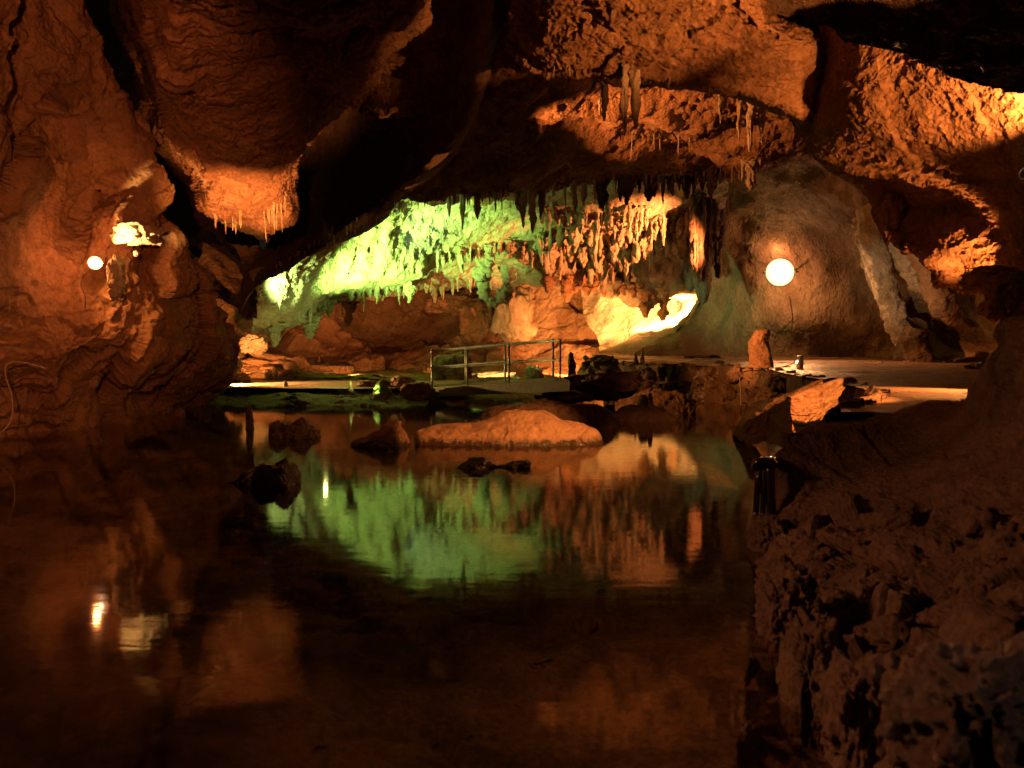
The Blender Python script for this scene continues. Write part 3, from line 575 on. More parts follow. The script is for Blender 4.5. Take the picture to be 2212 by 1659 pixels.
# water
def water_mat():
    m = bpy.data.materials.new('still pool water'); m.use_nodes = True; nt = m.node_tree; N = nt.nodes; L = nt.links
    N.remove(N['Principled BSDF']); out = N['Material Output']
    geo = N.new('ShaderNodeNewGeometry'); mp = N.new('ShaderNodeMapping'); mp.inputs['Scale'].default_value = (0.8, 2.6, 1); L.new(geo.outputs['Position'], mp.inputs[0])
    n = N.new('ShaderNodeTexNoise'); n.inputs['Scale'].default_value = 2.2; n.inputs['Detail'].default_value = 2.5; L.new(mp.outputs[0], n.inputs['Vector'])
    bp = N.new('ShaderNodeBump'); bp.inputs['Strength'].default_value = 0.24; bp.inputs['Distance'].default_value = 0.0045; L.new(n.outputs['Fac'], bp.inputs['Height'])
    fr = N.new('ShaderNodeFresnel'); fr.inputs['IOR'].default_value = 1.33; L.new(bp.outputs[0], fr.inputs['Normal'])
    gl = N.new('ShaderNodeBsdfGlossy'); gl.inputs['Roughness'].default_value = 0.05; L.new(bp.outputs[0], gl.inputs['Normal'])
    tr = N.new('ShaderNodeBsdfTransparent'); tr.inputs['Color'].default_value = (0.76, 0.69, 0.54, 1)
    mx = N.new('ShaderNodeMixShader'); inv = N.new('ShaderNodeMath'); inv.operation = 'SUBTRACT'; inv.inputs[0].default_value = 1; L.new(geo.outputs['Backfacing'], inv.inputs[1])
    ml = N.new('ShaderNodeMath'); ml.operation = 'MULTIPLY'; L.new(fr.outputs[0], ml.inputs[0]); L.new(inv.outputs[0], ml.inputs[1])   # no mirror seen from under water
    L.new(ml.outputs[0], mx.inputs[0]); L.new(tr.outputs[0], mx.inputs[1]); L.new(gl.outputs[0], mx.inputs[2])
    L.new(mx.outputs[0], out.inputs[0]); return m
wm = raw_mesh('pool_water', [(-20, -2, 0), (12, -2, 0), (12, 34, 0), (-20, 34, 0)], [(0, 1, 2, 3)], False)
S(link('pool_water', wm, water_mat()))
# ------------------------------------------------------------------ finding the rock surface
from mathutils.bvhtree import BVHTree
_bvh = {}
def surf(obname):
    if obname not in _bvh:
        me = bpy.data.objects[obname].data; n = len(me.vertices)
        co = np.empty(n * 3, np.float32); me.vertices.foreach_get('co', co)
        _bvh[obname] = BVHTree.FromPolygons([tuple(c) for c in co.reshape(-1, 3).tolist()], [tuple(p.vertices) for p in me.polygons])
    return _bvh[obname]
def hit(obname, x, y, dfall=20):
    """where the line of sight through (x, y) meets a rock"""
    o = Vector((0, 0, CAMZ)); dirv = (V(x, y, 10) - o).normalized()
    r = surf(obname).ray_cast(o, dirv)
    return (r[0] if r[0] is not None else V(x, y, dfall)), r[0] is not None
def floor_z(obname, x, y, zf=0.0):
    r = surf(obname).ray_cast(Vector((x, y, 8)), Vector((0, 0, -1)))
    return r[0].z if r[0] is not None else zf

# ------------------------------------------------------------------ stalactites
R = random.Random(7)
DM = {'thin': [drip_mesh('stalactite', 10 + k, 0.12, 10, 30, 0.7, 0.6) for k in range(4)],
      'cone': [drip_mesh('stalactite', 20 + k, 0.12, 18, 44, 1.0, 1.2) for k in range(5)],
      'fat': [drip_mesh('stalactite', 30 + k, 0.12, 26, 56, 1.1, 0.75, 0.5, 0.5) for k in range(5)],
      'bulb': [drip_mesh('stalactite', 40 + k, 0.12, 26, 52, 1.0, 0.45, 0.7, 0.3) for k in range(4)],
      'rib': [drip_mesh('stalactite', 50 + k, 0.12, 28, 56, 1.6, 0.9, 0.3, 1.2) for k in range(4)]}
def drip(base, length, width, kind, mat, label, group, sink=0.12):
    me = R.choice(DM[kind])
    key = mat.name
    me2 = DMC.get((me.name, key))
    if me2 is None:
        me2 = me.copy(); me2.name = 'stalactite'; me2.materials.append(mat); DMC[(me.name, key)] = me2
    o = bpy.data.objects.new('stalactite', me2); C.objects.link(o)
    s = width / (2 * 0.12 * 1.15)
    o.location = base + Vector((0, 0, sink)); o.scale = (s, s, length + sink); o.rotation_euler = (R.uniform(-.05, .05), R.uniform(-.05, .05), R.uniform(0, 6.28))
    return tag(o, label, 'stalactite', group)
DMC = {}
def fringe(surfn, line, n, L, Wd, kinds, mat, label, group, jit=8, up=6, wpow=1.0):
    """n stalactites along a line of the picture; L, Wd = length and width range in pixels at their own distance"""
    a = np.array(line, float); c = np.concatenate([[0], np.cumsum(np.hypot(np.diff(a[:, 0]), np.diff(a[:, 1])))])
    for k in range(n):
        t = (k + R.random()) / n * c[-1]
        x = np.interp(t, c, a[:, 0]) + R.uniform(-4, 4); y = np.interp(t, c, a[:, 1]) - up + R.uniform(-jit, jit)
        p, ok = hit(surfn, x, y)
        if not ok:
            p, ok = hit(surfn, x, y - 14)
            if not ok: continue
        s = p.y / F0
        l = L[0] + (L[1] - L[0]) * R.random() ** 2.2; w = Wd[0] + (Wd[1] - Wd[0]) * R.random() ** wpow
        w = min(w, l * 0.6)
        drip(p, l * s, w * s, R.choice(kinds), mat, label, group)
def one(surfn, x, y, l, w, kind, mat, label, group=None):
    p, ok = hit(surfn, x, y, 25); s = p.y / F0
    return drip(p, l * s, w * s, kind, mat, label, group)

# edge of the dark inner roof, silhouetted on the green
fringe('inner_roof', [(850,436),(950,428),(1060,424),(1190,414),(1290,402)], 46, (10, 46), (3, 9), ['thin', 'thin', 'cone'], M_DRIP,
       'thin dark stalactite silhouetted against the green-lit roof', 'stalactites along the edge of the dark roof')
for x, y, l, w in ((1000,430,72,10),(1030,428,52,14),(1127,420,78,15),(1150,420,88,17),(1172,420,60,14),(1195,418,55,13),(1118,420,40,12),(1240,405,60,12),(1262,400,50,12),(970,430,44,8)):
    one('inner_roof', x, y - 6, l, w, 'fat', M_DRIP, 'long dark stalactite hanging over the green-lit roof', 'long stalactites before the green-lit roof')
fringe('inner_roof', [(1290,402),(1350,390),(1500,382),(1600,368),(1660,345)], 46, (8, 40), (3, 8), ['thin', 'cone'], M_DRIP,
       'thin rust-red stalactite on the lower edge of the orange roof', 'stalactites along the edge of the orange roof')
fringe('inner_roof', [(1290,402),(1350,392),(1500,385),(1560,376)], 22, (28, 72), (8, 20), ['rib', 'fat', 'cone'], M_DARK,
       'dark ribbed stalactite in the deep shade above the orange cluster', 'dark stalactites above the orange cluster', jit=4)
one('inner_roof', 1621, 352, 58, 20, 'rib', M_DRIP, 'stout rust-red stalactite at the right end of the orange roof edge')
one('inner_roof', 1605, 350, 40, 12, 'cone', M_DRIP, 'slim rust-red stalactite left of the stout one at the end of the orange roof')
# the group on the near roof edge, upper right
for x, y, l, w in ((1292,180,60,9),(1300,190,75,11),(1308,200,90,12)):
    one('right_roof_slab', x, min(y, 172), l, w, 'rib', M_DRIP, 'long knobbly orange stalactite on the near roof edge', 'knobbly stalactites on the near roof edge')
one('right_roof_slab', 1347, 158, 135, 15, 'rib', M_DRIP, 'longest knobbly orange stalactite, hanging alone from the near roof edge')
one('right_roof_slab', 1372, 160, 118, 19, 'fat', M_DRIP, 'twisted orange stalactite beside the longest one on the near roof edge')
fringe('right_roof_slab', [(1165,145),(1290,166),(1400,172),(1560,200)], 12, (8, 30), (4, 9), ['cone', 'thin'], M_DRIP,
       'short stubby stalactite under the edge of the near roof', 'short stalactites under the near roof edge')
for x, y, l, w in ((1600,222,88,9),(1622,222,118,13),(1645,226,92,11),(1556,215,60,7)):
    one('inner_roof', x, y - 10, l, w, 'rib', M_DRIP, 'slender orange stalactite over the pitted orange roof', 'slender stalactites over the pitted roof')
fringe('inner_roof', [(1350,300),(1420,290),(1500,310)], 5, (30, 60), (3, 5), ['thin'], M_DRIP,
       'straw-thin stalactite in front of the lit orange roof', 'straw stalactites before the orange roof')
# near roof rock at upper left
fringe('left_hanging_roof_rock', [(462,466),(484,476),(530,476)], 5, (30, 52), (3, 6), ['thin', 'rib'], M_DRIP,
       'thin bright orange stalactite at the left tip of the lit roof rock', 'thin stalactites at the left tip of the lit roof rock', up=8)
fringe('left_hanging_roof_rock', [(560,468),(590,460),(622,440)], 9, (28, 62), (2.5, 6), ['thin', 'rib'], M_DRIP,
       'thin bright orange stalactite at the right tip of the lit roof rock', 'thin stalactites at the right tip of the lit roof rock', up=12)
fringe('left_hanging_roof_rock', [(640,285),(700,255),(840,110)], 6, (15, 60), (2, 4), ['thin'], M_DRIP,
       'straw-thin stalactite on the dim edge of the upper left roof rock', 'straws on the edge of the left roof rock', up=14)
fringe('middle_roof_rock', [(590,600),(650,560),(713,530),(800,485),(857,430)], 26, (8, 34), (2.5, 7), ['thin', 'cone'], M_DRIP,
       'short dark stalactite along the black roof edge above the green glow', 'stalactites on the black roof edge', up=12)
# green-lit rows
fringe('green_lit_roof', [(640,690),(713,665),(800,640),(900,632),(1000,618),(1060,612)], 34, (14, 44), (5, 14), ['fat', 'cone', 'rib'], M_PALE,
       'stubby green-lit stalactite on the lower edge of the green roof', 'stalactites on the lower edge of the green roof', up=12)
for x, y, l, w, k in ((605,655,30,12,'cone'),(596,715,45,26,'fat'),(671,700,44,26,'rib'),(755,670,45,16,'rib'),(884,620,45,20,'fat'),(938,625,40,12,'fat')):
    one('green_lit_roof', x, y - 10, l, w, k, M_PALE, 'large pale green stalactite standing out from the row on the green roof', 'large stalactites on the green roof')
fringe('green_lit_roof', [(760,480),(830,455),(900,450),(960,500)], 14, (12, 40), (3, 6), ['thin'], M_DRIP,
       'straw-thin stalactite on the brightest part of the green roof', 'straws on the bright green roof', jit=25)
fringe('green_lit_roof', [(945,560),(1022,545),(1103,535),(1180,530)], 26, (18, 62), (6, 15), ['fat', 'rib', 'cone'], M_PALE,
       'green-lit stalactite on the middle ridge of the green roof', 'stalactites on the ridge of the green roof', jit=10)
# the thick cluster, half green, half orange
for row, (y0, cnt, L, Wd) in enumerate(((455, 26, (28, 70), (7, 14)), (500, 26, (30, 85), (8, 20)), (545, 24, (30, 90), (9, 24)))):
    fringe('green_lit_roof', [(1170, y0 + 8), (1260, y0), (1380, y0 + 6), (1440 if row < 2 else 1400, y0 + 22)], cnt, L, Wd, ['rib', 'fat', 'rib', 'bulb'], M_DRIP,
           'knobbly stalactite in the thick cluster lit orange and green', 'the thick cluster of stalactites', jit=16)
fringe('green_lit_roof', [(1400,480),(1440,490),(1480,500)], 12, (30, 80), (8, 18), ['rib'], M_DRIP,
       'bright amber stalactite at the right end of the thick cluster', 'amber stalactites at the right of the cluster', jit=18)
one('green_lit_roof', 1316, 585, 60, 32, 'bulb', M_DRIP, 'club-shaped green stalactite below the thick cluster')
fringe('green_lit_roof', [(1180,600),(1250,600),(1330,605),(1420,645),(1460,650)], 22, (22, 56), (14, 26), ['bulb', 'fat'], M_MUD,
       'blunt dark stalactite in front of the glowing amber slope', 'blunt stalactites before the amber slope', jit=10, up=4)

# curled drip formation, hanging knobs and the column
a = tube('curled_stalactite', [P(1050,560,35), P(1042,600,35), P(1046,632,35), P(1066,648,35), P(1086,636,35), P(1096,612,35.1), P(1100,580,35.3)], 0.2, M_PALE, seg=26, n=90, rfun=lambda t: 1.0 + .45 * math.sin(9 * t) * (1 - t) + .5 * (t > .5) * (t - .5), noise=0.16, seed=3)
tag(a, 'curled green stalactite looping like a hook under the ridge', 'stalactite')
a = boulder('hanging_knob', V(1112, 680, 40.5), (0.85, 0.8, 1.25), M_DRIP, 5, 0.4); tag(a, 'big smooth hanging knob, green with an orange-lit right edge', 'rock')
a = boulder('hanging_knob', V(1040, 690, 41.5), (0.9, 0.8, 0.95), M_MUD, 8, 0.9); tag(a, 'brown lumpy hanging knob left of the big green one', 'rock')
a = boulder('hanging_knob', V(985, 655, 42.0), (1.3, 0.8, 0.6), M_MUD, 12, 0.2); tag(a, 'low dark bulge of rock hanging under the green ridge', 'rock')
root = empty('dark_column', P(1500, 520, 34.5)); tag(root, 'dark clustered dripstone column standing before the amber glow', 'rock column')
for k, (x, y0, y1, w, d) in enumerate(((1492,400,628,26,35.2),(1516,380,655,30,34.6),(1508,420,612,22,34.2),(1535,400,575,26,34.6),(1478,420,560,20,35.4),(1552,410,600,20,35.0))):
    me = drip_mesh('column_strand', 60 + k, 0.12, 28, 60, 1.5, 0.35, 0.2, 0.9)
    o = link('column_strand', me, M_DARK, root); s = w * d / F0 / (2 * .12 * 1.15)
    o.location = V(x, y0, d) - Vector(root.location); o.scale = (s, s, (y1 - y0) * d / F0)

# flowstone curtains on the right wall
root = empty('flowstone_curtain', P(1900, 560, 31)); tag(root, 'pale flowstone curtain leaning down the right wall like a limb', 'rock')
ro = Vector(root.location)
def limb(name, pts, prof, parent, mat, seed, off):
    o = tube(name, [Vector(P(*p)) - off for p in pts], 1.0, mat, parent, seg=44, n=110, rfun=lambda t: np.interp(t, [q[0] for q in prof], [q[1] for q in prof]), noise=0.09, seed=seed)
    return o
limb('curtain_fold', [(1880,410,31.0),(1885,500,31.2),(1905,600,31.6),(1940,690,32.2),(1962,745,32.8)], [(0,.42),(.25,.5),(.5,.42),(.8,.36),(1,.42)], root, M_PALE, 3, ro)
limb('curtain_fold', [(1925,430,30.6),(1945,500,30.8),(1975,590,31.2),(1990,625,31.5)], [(0,.5),(.3,.62),(.6,.4),(1,.2)], root, M_PALE, 5, ro)
limb('curtain_fold', [(1850,440,31.6),(1868,520,31.8),(1900,620,32.2),(1940,735,33)], [(0,.1),(.3,.3),(.7,.3),(1,.2)], root, M_PALE, 7, ro)
root2 = empty('flowstone_limb', P(2010, 620, 31)); tag(root2, 'darker bulging flowstone limb beside the pale curtain', 'rock')
limb('limb_fold', [(1975,430,30.2),(2000,520,30.2),(2018,600,30.4),(2030,650,30.6),(2060,690,31)], [(0,.5),(.3,.6),(.6,.42),(.85,.4),(1,.3)], root2, M_WALL, 9, Vector(root2.location))
limb('limb_fold', [(1985,700,31.5),(1975,730,31.8),(1970,765,32.2)], [(0,.35),(.5,.4),(1,.7)], root2, M_DARK, 11, Vector(root2.location))
# nodules at the tip of the hanging rock
def nodule(x, y, d, sz, seed, label, mat=None, rot=0.0):
    o = boulder('knobbly_rock', V(x, y, d), sz, mat or M_MUD, seed, rot, 5, 0.35, 1.8); return tag(o, label, 'rock')
nodule(2043, 585, 14.0, (.20, .22, .27), 4, 'orange knobbly nose of rock hanging from the tip of the big right roof rock')
nodule(2078, 627, 13.8, (.07, .08, .06), 9, 'tiny orange lump hanging just right of the knobbly nose')
nodule(1985, 535, 14.3, (.30, .2, .10), 14, 'orange pebbly rim rock left of the knobbly nose', rot=-.2)
nodule(1925, 470, 14.6, (.12, .2, .40), 15, 'orange pebbly rim rock on the left edge of the big right roof rock')
nodule(2135, 605, 12.2, (.30, .3, .17), 21, 'flat-topped orange rock wedged under the dark hollow at right', rot=.4)
nodule(2190, 645, 11.6, (.36, .35, .32), 25, 'large orange pebbly boulder jutting in at the right edge')

# ------------------------------------------------------------------ rocks in the pool
def pool(name, prof, depth, mat, label, **kw):
    kw['amp'] = kw['amp'] * 1.5; o = mound(name, prof, depth, mat, scale=2.3, **kw); return tag(o, label, 'rock')
d = 15.9
pool('pool_boulder', [(896,957,d),(903,934,d),(920,927,d),(980,916,d),(1040,908,d),(1090,893,d),(1130,887,d),(1180,893,d),(1220,908,d),(1255,914,d),(1285,928,d),(1300,955,d)], 0.62, M_TIDE, 'long low boulder lit bright orange in the middle of the pool', seed=4, amp=.22, kind='lumpy', n=240, m=120, lean=.15)
d = 15.4
pool('pool_boulder', [(762,954,d),(790,938,d),(830,915,d),(862,908,d),(872,920,d),(888,952,d)], .35, M_TIDE, 'wedge-shaped rock with an orange right flank left of the long boulder', seed=8, amp=.34, n=110, m=80)
d = 16.8
pool('pool_boulder', [(584,938,d),(600,918,d),(622,925,d),(640,902,d),(668,905,d),(684,925,d),(688,940,d)], .38, M_WET, 'round wet rock with two humps near the mossy bank', seed=12, amp=.5, n=110, m=80)
d = 11.2
pool('pool_boulder', [(484,1035,d),(510,1018,d),(560,1000,d),(600,994,d),(624,985,d),(640,1005,d),(655,1035,d)], .34, M_JAG, 'jagged black rock nearest the camera in the pool', seed=16, amp=.55, n=150, m=100)
d = 12.6
pool('pool_boulder', [(990,1010,d),(1015,1000,d),(1045,988,d),(1085,990,d),(1120,988,d),(1148,1003,d)], .22, M_JAG, 'low rugged black rock in front of the long orange boulder', seed=20, amp=.5, n=130, m=90)
d = 18.8
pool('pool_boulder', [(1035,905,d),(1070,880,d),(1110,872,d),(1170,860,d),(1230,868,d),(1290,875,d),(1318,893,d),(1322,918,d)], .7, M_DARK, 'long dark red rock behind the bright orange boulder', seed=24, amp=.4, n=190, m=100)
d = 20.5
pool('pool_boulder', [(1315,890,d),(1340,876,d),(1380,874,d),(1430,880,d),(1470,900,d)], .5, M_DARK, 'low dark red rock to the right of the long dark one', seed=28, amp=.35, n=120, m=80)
d = 22.5
pool('pool_boulder', [(1330,868,d),(1370,845,d),(1420,838,d),(1470,850,d),(1500,868,d)], .5, M_BANK, 'rounded rock heap against the foot of the masonry platform', seed=32, amp=.45, n=120, m=80)
def smite(name, x, yb, yt, w, d, mat, label, seed, kind='cone', cat='stalagmite'):
    me = drip_mesh(name, 100 + seed, 0.12, 30, 70, .45 if kind == 'blunt' else 1.0, {'cone': 1.3, 'blunt': .32, 'fat': .8}[kind], 0)
    o = link(name, me, mat); b = V(x, yb, d); s = w * d / F0 / (2 * .12 * 1.0)
    o.location = b - Vector((0, 0, .08)); o.rotation_euler = (math.pi, 0, seed); o.scale = (s, s, (yb - yt) * d / F0 + .08)
    return tag(o, label, cat)
smite('stalagmite', 540, 925, 874, 17, 18.5, M_WET, 'slim stub of rock standing in the water before the mossy bank', 1, 'blunt')
smite('stalagmite', 1405, 884, 848, 12, 20.5, M_BANK, 'small post of rock on the low dark red rock', 2, 'blunt')
smite('stalagmite', 1388, 884, 852, 26, 20.8, M_BANK, 'rounded stub beside the small post of rock on the dark red rock', 3, 'blunt')
smite('stalagmite', 1643, 808, 710, 50, 25.6, M_MUD, 'tall blunt orange stalagmite on the edge of the platform', 4, 'blunt')
smite('stalagmite', 617, 848, 824, 12, 28.6, M_PALE, 'small glowing stalagmite beside the bright path', 5, 'blunt')
smite('stalagmite', 757, 853, 822, 14, 27.0, M_MUD, 'small dark stalagmite in front of the bright path', 6)
smite('stalagmite', 1387, 785, 750, 11, 30.5, M_MUD, 'slim pointed stalagmite in front of the amber slope', 7)
smite('stalagmite', 1373, 792, 762, 15, 30.0, M_DARK, 'squat dark stalagmite left of the slim pointed one', 8)
smite('stalagmite', 1235, 842, 760, 24, 27.5, M_DARK, 'dark knobbly stalagmite at the right end of the footbridge', 9, 'fat')
smite('stalagmite', 2068, 810, 786, 15, 27, M_WALL, 'small pointed stalagmite on the path near the right wall', 10)
smite('stalagmite', 825, 872, 818, 74, 26.6, M_MOSS, 'wide fluted cone of dripstone on the mossy bank left of the bridge', 11)
smite('stalagmite', 690, 798, 770, 10, 40, M_WALL, 'faint thin stalagmite in the gloom behind the path', 12)
def rock(x, y, d, sz, mat, seed, label, rot=0., blocky=.35):
    return tag(boulder('boulder', V(x, y, d), sz, mat, seed, rot, 5, blocky), label, 'rock')
rock(1298, 805, 28.5, (.62, .5, .52), M_MOSS, 3, 'domed greenish boulder on the bank right of the footbridge')
rock(1258, 835, 27.2, (.6, .5, .34), M_BANK, 5, 'brown rock under the dark stalagmite at the bridge end')
rock(1330, 830, 26.5, (.9, .6, .42), M_BANK, 6, 'earthy rock below the domed boulder at the platform foot')
rock(1220, 858, 26.2, (.8, .5, .2), M_BANK, 46, 'low flat rock carrying the right end of the footbridge')
rock(975, 800, 33.0, (.75, .6, .62), M_WALL, 7, 'big pinkish boulder seen through the bridge railing')
rock(1065, 812, 35.0, (.85, .35, .16), M_PALE, 8, 'flat glowing rock seen through the middle of the railing', .3)
rock(1152, 812, 34.0, (.36, .4, .34), M_PALE, 9, 'small bright rock seen between the right railing posts')
rock(1075, 828, 31.5, (.95, .4, .22), M_DARK, 10, 'dark rock lying just behind the bridge deck')
rock(868, 828, 28.3, (.36, .4, .22), M_WALL, 12, 'smooth orange rock on the bank left of the bridge', .3, .2)
rock(806, 838, 28.6, (.55, .4, .26), M_WALL, 13, 'low amber rock behind the fluted cone on the bank')
rock(900, 850, 27.0, (.5, .4, .30), M_BANK, 14, 'dark green rock under the left end of the bridge')
rock(505, 790, 29.3, (.20, .3, .28), M_PALE, 15, 'small pale green rock at the tip of the left wall')
rock(515, 818, 31.0, (.32, .2, .22), M_WALL, 16, 'small amber rock at the left end of the bright path')
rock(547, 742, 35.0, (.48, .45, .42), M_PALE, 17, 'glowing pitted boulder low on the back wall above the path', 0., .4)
rock(590, 795, 36.0, (1.25, .9, .55), M_WALL, 18, 'sloping brown rock behind the bright path', .5)
rock(720, 835, 33.0, (2.1, 1.0, .45), M_MUD, 19, 'low rounded heap of earth behind the bright path', 0., .2)
rock(388, 893, 21.5, (.12, .12, .12), M_WALL, 20, 'fist-sized reddish stone at the foot of the left wall')
rock(1512, 778, 34.0, (.55, .4, .20), M_DARK, 22, 'small dark rock heap on the path below the right wall', .2)
rock(1555, 796, 29.5, (.18, .2, .26), M_BANK, 23, 'short upright stone on the rim of the platform')
rock(2130, 797, 24, (.45, .3, .16), M_WALL, 24, 'low orange rock on the path at the right edge')
rock(2010, 800, 27, (.12, .1, .06), M_WALL, 26, 'small flat stone lying on the path')
rock(1700, 793, 26, (.1, .1, .03), M_DARK, 27, 'dark pebble at the foot of the lamp can')
# broken slab leaning on the platform
b = block('broken_slab', [P(1580,942,17.0), P(1712,968,11.6), P(1800,900,11.2), P(1625,900,18.2),
                          P(1584,930,16.9), P(1708,856,12.3), P(1824,812,13.0), P(1625,872,17.5)], M_WALL, 9, 110, 'strata', .55, 2.6)
tag(b, 'broken orange-lit slab of rock leaning from the pool onto the platform', 'rock')
# near bank blocks
def nb(x, y, d, sz, seed, label, rot=0., mat=None): return tag(boulder('bank_boulder', V(x, y, d), sz, mat or M_BANK, seed, rot, 6, .16, 2.2, True), label, 'rock')
nb(1660, 1170, 7.6, (.16, .22, .2), 41, 'small dark boulder at the waterline below the black pipes')
nb(1760, 1480, 4.3, (.14, .2, .33), 43, 'long tilted boulder at the foot of the near bank')
nb(1880, 1560, 3.6, (.17, .2, .26), 44, 'rounded knobbly boulder low on the near bank')
nb(2040, 1580, 3.1, (.16, .2, .24), 45, 'squarish knobbly boulder at the bottom of the near bank')
nb(1700, 1330, 5.3, (.18, .2, .26), 47, 'rough boulder at the waterline halfway down the near bank')
tag(boulder('bank_boulder', (1.40, 2.62, .60), (.26, .2, .2), M_WET, 49, .4, 6, .2, 2.5), 'glistening wet boulder at the bottom right corner', 'rock')

# ------------------------------------------------------------------ footbridge
A = np.array([-2.43, 27.6, .42]); B = np.array([1.29, 24.4, .74]); O = np.array([-.12, 1.5, .02])
A2 = A - (B - A) * .07; B2 = B + (B - A) * .06
root = empty('footbridge', (A + B) / 2); off = (A + B) / 2
tag(root, 'steel railed footbridge with concrete deck sloping up over the pool', 'bridge')
def boxmesh(c8):
    return raw_mesh('m', c8, [(0,3,2,1),(4,5,6,7),(0,1,5,4),(1,2,6,5),(2,3,7,6),(3,0,4,7)], False)
def prism(a, b, o, h, t0=0):
    up = np.array([0, 0, 1.0]); return [a - up * h, b - up * h, b + o - up * h, a + o - up * h, a + up * t0, b + up * t0, b + o + up * t0, a + o + up * t0]
link('deck', boxmesh([p - off for p in prism(A2 - O * .08, B2 - O * .08, O * 1.16, .28)]), M_CONC, root)
U = np.array([0, 0, 1.0])
for side, oo in ((0, O * 0.0), (1, O)):
    a, b_ = A + oo - off, B + oo - off
    tube('top_rail', [a + U * 1.08, b_ + U * 1.08], .03, M_STEEL, root, 10, 6)
    tube('middle_rail', [a + U * .56, b_ + U * .56], .02, M_STEEL, root, 10, 6)
    for t in (0, .3, .63, 1.0):
        p = a + (b_ - a) * t
        po = tube('post', [p - U * .02, p + U * 1.08], .029, M_STEEL, root, 10, 4)
        for h in (.56, 1.06):
            k = tube('pipe_joint', [p + U * (h - .055), p + U * (h + .055)], .036, M_STEEL, po, 12, 2)
bp_ = rock(905, 868, 27.2, (.7, .5, .3), M_MOSS, 33, 'mossy rock propping the left end of the footbridge')

# ------------------------------------------------------------------ lamps as objects
def lathe(name, prof, mat, parent, seg=28, cap=True):
    t = np.linspace(0, 2 * math.pi, seg, endpoint=False); n = len(prof)
    p = np.array([[r * math.cos(a), r * math.sin(a), z] for r, z in prof for a in t])
    return link(name, raw_mesh(name, p, grid_quads(n, seg, True), True), mat, parent)
def disc(name, r, z, mat, parent, seg=28):
    t = np.linspace(0, 2 * math.pi, seg, endpoint=False)
    p = [(r * math.cos(a), r * math.sin(a), z) for a in t] + [(0, 0, z + r * .18)]
    return link(name, raw_mesh(name, p, np.zeros((0, 4), int), True, [(k, (k + 1) % seg, seg) for k in range(seg)]), mat, parent)
M_DISH = plain('white enamel reflector', (.6, .57, .52), .5)
def floodlamp(loc, aim, r, label, glass, bulb=.36):
    root = empty('floodlight', loc); root.rotation_euler = (Vector(aim) - Vector(loc)).to_track_quat('Z', 'Y').to_euler()
    lathe('housing', [(0.01, -r * .62), (r * .5, -r * .5), (r * .85, -r * .22), (r * 1.04, r * .05), (r * 1.04, r * .10), (r, r * .10), (r * .97, r * .05), (r * .8, -r * .18), (r * .45, -r * .42), (0.01, -r * .5)], M_DISH, root)
    g_ = link('bulb', raw_mesh('bulb', ICO[3][0] * r * bulb, np.zeros((0, 4), int), True, ICO[3][1]), glass, root); g_.location = (0, 0, -r * .02)
    tube('bracket', [(-r * 1.15, 0, 0), (-r * 1.2, 0, -r * .8), (-r * .6, 0, -r * 1.6), (r * .6, 0, -r * 1.6), (r * 1.2, 0, -r * .8), (r * 1.15, 0, 0)], r * .07, M_HOUSE, root, 8, 30)
    return tag(root, label, 'lamp')
wl = Vector(FLOOD)
floodlamp(wl, (0.5, 10, 1.5), .52, 'glaring floodlight mounted on the right cave wall', M_BULB)  # reflector dish added oversize to imitate glare around the bulb
ll = V(205, 568, 17.0)
floodlamp(ll, (1.0, 0, 2.2), .12, 'glaring lamp mounted on the left cave wall', M_BULB2)
tag(tube('lamp_cable', [V(183,590,16.3), V(176,615,16.4), V(184,640,16.4), V(184,668,16.5)], .012, M_CABLE, seg=6), 'pale cable drooping below the lamp on the left wall', 'cable')
tag(tube('lamp_cable', [P(1706,640,34), P(1712,690,34.6), P(1704,730,34.8), P(1688,765,35)], .018, M_BANK, seg=6), 'thin cable running down the right wall under the floodlight', 'cable')
tag(tube('lamp_cable', [P(-25,936,14.6), P(2,934,14.6), P(24,905,14.7), P(26,860,14.8), P(12,812,14.9), P(14,788,15), P(45,782,15.2), P(100,796,15.4)], .011, M_CABLE, seg=8, n=70), 'white cable looping down the left wall to the water', 'cable')
# lamp can on the platform
cp = V(1728, 803, 24.5); cp.z = 1.05
root = empty('lamp_can', cp); tag(root, 'shiny steel lamp can standing on the platform', 'lamp')
o = lathe('can_body', [(.0, 0), (.085, 0), (.09, .02), (.09, .33), (.095, .345), (.095, .36), (.07, .365), (.0, .37)], M_CAN, root)
o = disc('lens', .05, 0, M_BULB2, root); o.location = (-.10, -.0, .2); o.rotation_euler = (0, -math.pi / 2, 0)
tag(tube('lamp_cable', [cp + Vector((-.05, -.02, .28)), cp + Vector((-.3, -.1, .12)), cp + Vector((-.8, -.25, .02)), V(1650,800,24.2), V(1603,806,23.8), V(1600,850,23.6), V(1602,905,23.4)], .014, M_CABLE, seg=6, n=60), 'white cable from the lamp can over the platform rim into the pool', 'cable')
floodlamp(V(2240, 318, 9.6), P(1850, 250, 12), .12, 'floodlight hung at the right edge of the picture', M_BULB2)
tag(tube('lamp_cable', [P(2250,350,9.8), P(2214,362,9.9), P(2202,374,9.9), P(2206,386,9.9), P(2230,386,9.9)], .006, M_CABLE, seg=6, n=40), 'loop of pale cable under the floodlight at the right edge', 'cable')
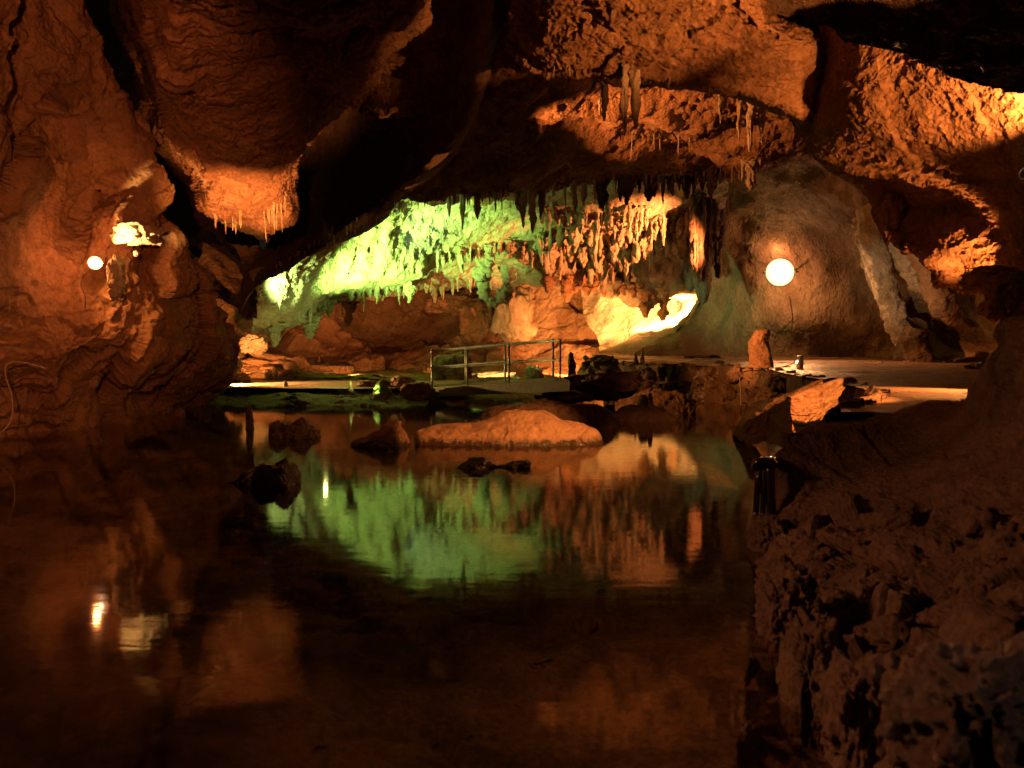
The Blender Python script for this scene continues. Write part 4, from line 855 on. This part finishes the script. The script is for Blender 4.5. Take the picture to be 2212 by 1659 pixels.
# the black pipes at the near bank
root = empty('pipe_bundle', P(1650, 1050, 8.1)); tag(root, 'bundle of wet black pipes hanging down the near bank into the pool', 'pipes')
ro = Vector(root.location)
M_PIPE = plain('wet black pipe', (.02, .016, .014), .12, 0, .8)
for x0, x1, w in ((1640, 1632, .028), (1652, 1648, .026), (1662, 1664, .030), (1670, 1672, .022)):
    tube('pipe', [V(x0 + 14, 992, 8.5) - ro, V(x0 + 2, 996, 8.0) - ro, V(x0 - 2, 1030, 7.9) - ro, V(x1, 1112, 7.9) - ro], w, M_PIPE, root, 12, 40)
tube('pipe_elbow', [V(1632,1012,7.9) - ro, V(1636,998,7.85) - ro, V(1660,996,7.85) - ro, V(1676,1004,7.9) - ro], .034, M_PIPE, root, 12, 30)


rock(296, 505, 17.1, (.42, .34, .20), M_PALE, 71, 'brightly lit ledge jutting from the left wall above the lamp', -.3, .4)  # pale rocks added here to carry the lamp's bright patches
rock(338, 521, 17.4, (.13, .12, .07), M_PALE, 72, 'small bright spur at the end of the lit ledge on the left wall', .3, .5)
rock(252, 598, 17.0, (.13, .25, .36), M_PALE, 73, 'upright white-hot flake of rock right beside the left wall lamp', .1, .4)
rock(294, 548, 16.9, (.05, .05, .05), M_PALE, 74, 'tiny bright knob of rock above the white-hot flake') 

# ------------------------------------------------------------------ loose stones
RS = random.Random(41)
def stone_meshes(mat, n, base):
    out = []
    for k in range(n):
        co, tr = ICO[4]; q = np.sign(co) * np.abs(co) ** 0.7; q /= np.abs(q).max()
        r = 1 + .30 * facets(co * 1.5 + base + k * 3.1, base + k) + .10 * fbm(co * 2.5 + k, 4, base + k) + .05 * fbm(co * 7, 3, base + k)
        me = raw_mesh('stone', q * r[:, None] * np.array([1, RS.uniform(.7, 1), RS.uniform(.55, .9)]), np.zeros((0, 4), int), True, tr); me.materials.append(mat); out.append(me)
    return out
def scatter(surfn, n, xr, yr, size, meshes, label, group, sink=.25, squash=1.0, rows=None):
    k = 0
    for _ in range(n * 3):
        if k >= n: break
        x, y = RS.uniform(*xr), RS.uniform(*yr)
        p, ok = hit(surfn, x, y)
        if not ok: continue
        r = RS.uniform(0, 1) ** 2 * (size[1] - size[0]) + size[0]
        o = bpy.data.objects.new('stone', RS.choice(meshes)); C.objects.link(o)
        o.location = p - Vector((0, 0, r * sink)); o.scale = (r, r, r * squash); o.rotation_euler = (RS.uniform(-.4, .4), RS.uniform(-.4, .4), RS.uniform(0, 6.3))
        tag(o, label, 'stone', group); k += 1
SB = stone_meshes(M_BANK, 6, 300); SM = stone_meshes(M_MOSS, 4, 320); SD = stone_meshes(M_BED, 4, 340); SW = stone_meshes(M_RWALL, 4, 360)
scatter('platform_rubble_wall', 60, (1430, 1700), (798, 866), (.10, .30), SB, 'rough stone set in the rubble wall below the path', 'stones of the rubble wall', 0, .9)
scatter('platform_rubble_wall', 16, (1330, 1440), (798, 850), (.12, .34), SB, 'brown stone set in the dim end of the rubble wall near the bridge', 'stones of the rubble wall by the bridge', 0, .9)
scatter('mossy_bank', 46, (450, 900), (852, 882), (.05, .22), SM, 'small mossy stone on the green-lit bank', 'stones on the mossy bank', .3, .8)
scatter('near_bank', 46, (1650, 2212), (1120, 1640), (.05, .20), SB, 'rough lump of rock on the face of the near bank', 'lumps on the near bank', .1, 1.1)
scatter('pool_bed', 60, (20, 1500), (1000, 1640), (.05, .26), SD, 'flat stone lying on the bed of the pool under water', 'stones on the pool bed', .5, .45)
scatter('cave_path', 16, (1620, 2120), (764, 790), (.04, .14), SW, 'small stone lying on the path along the right wall', 'stones along the right wall', .3, .7)
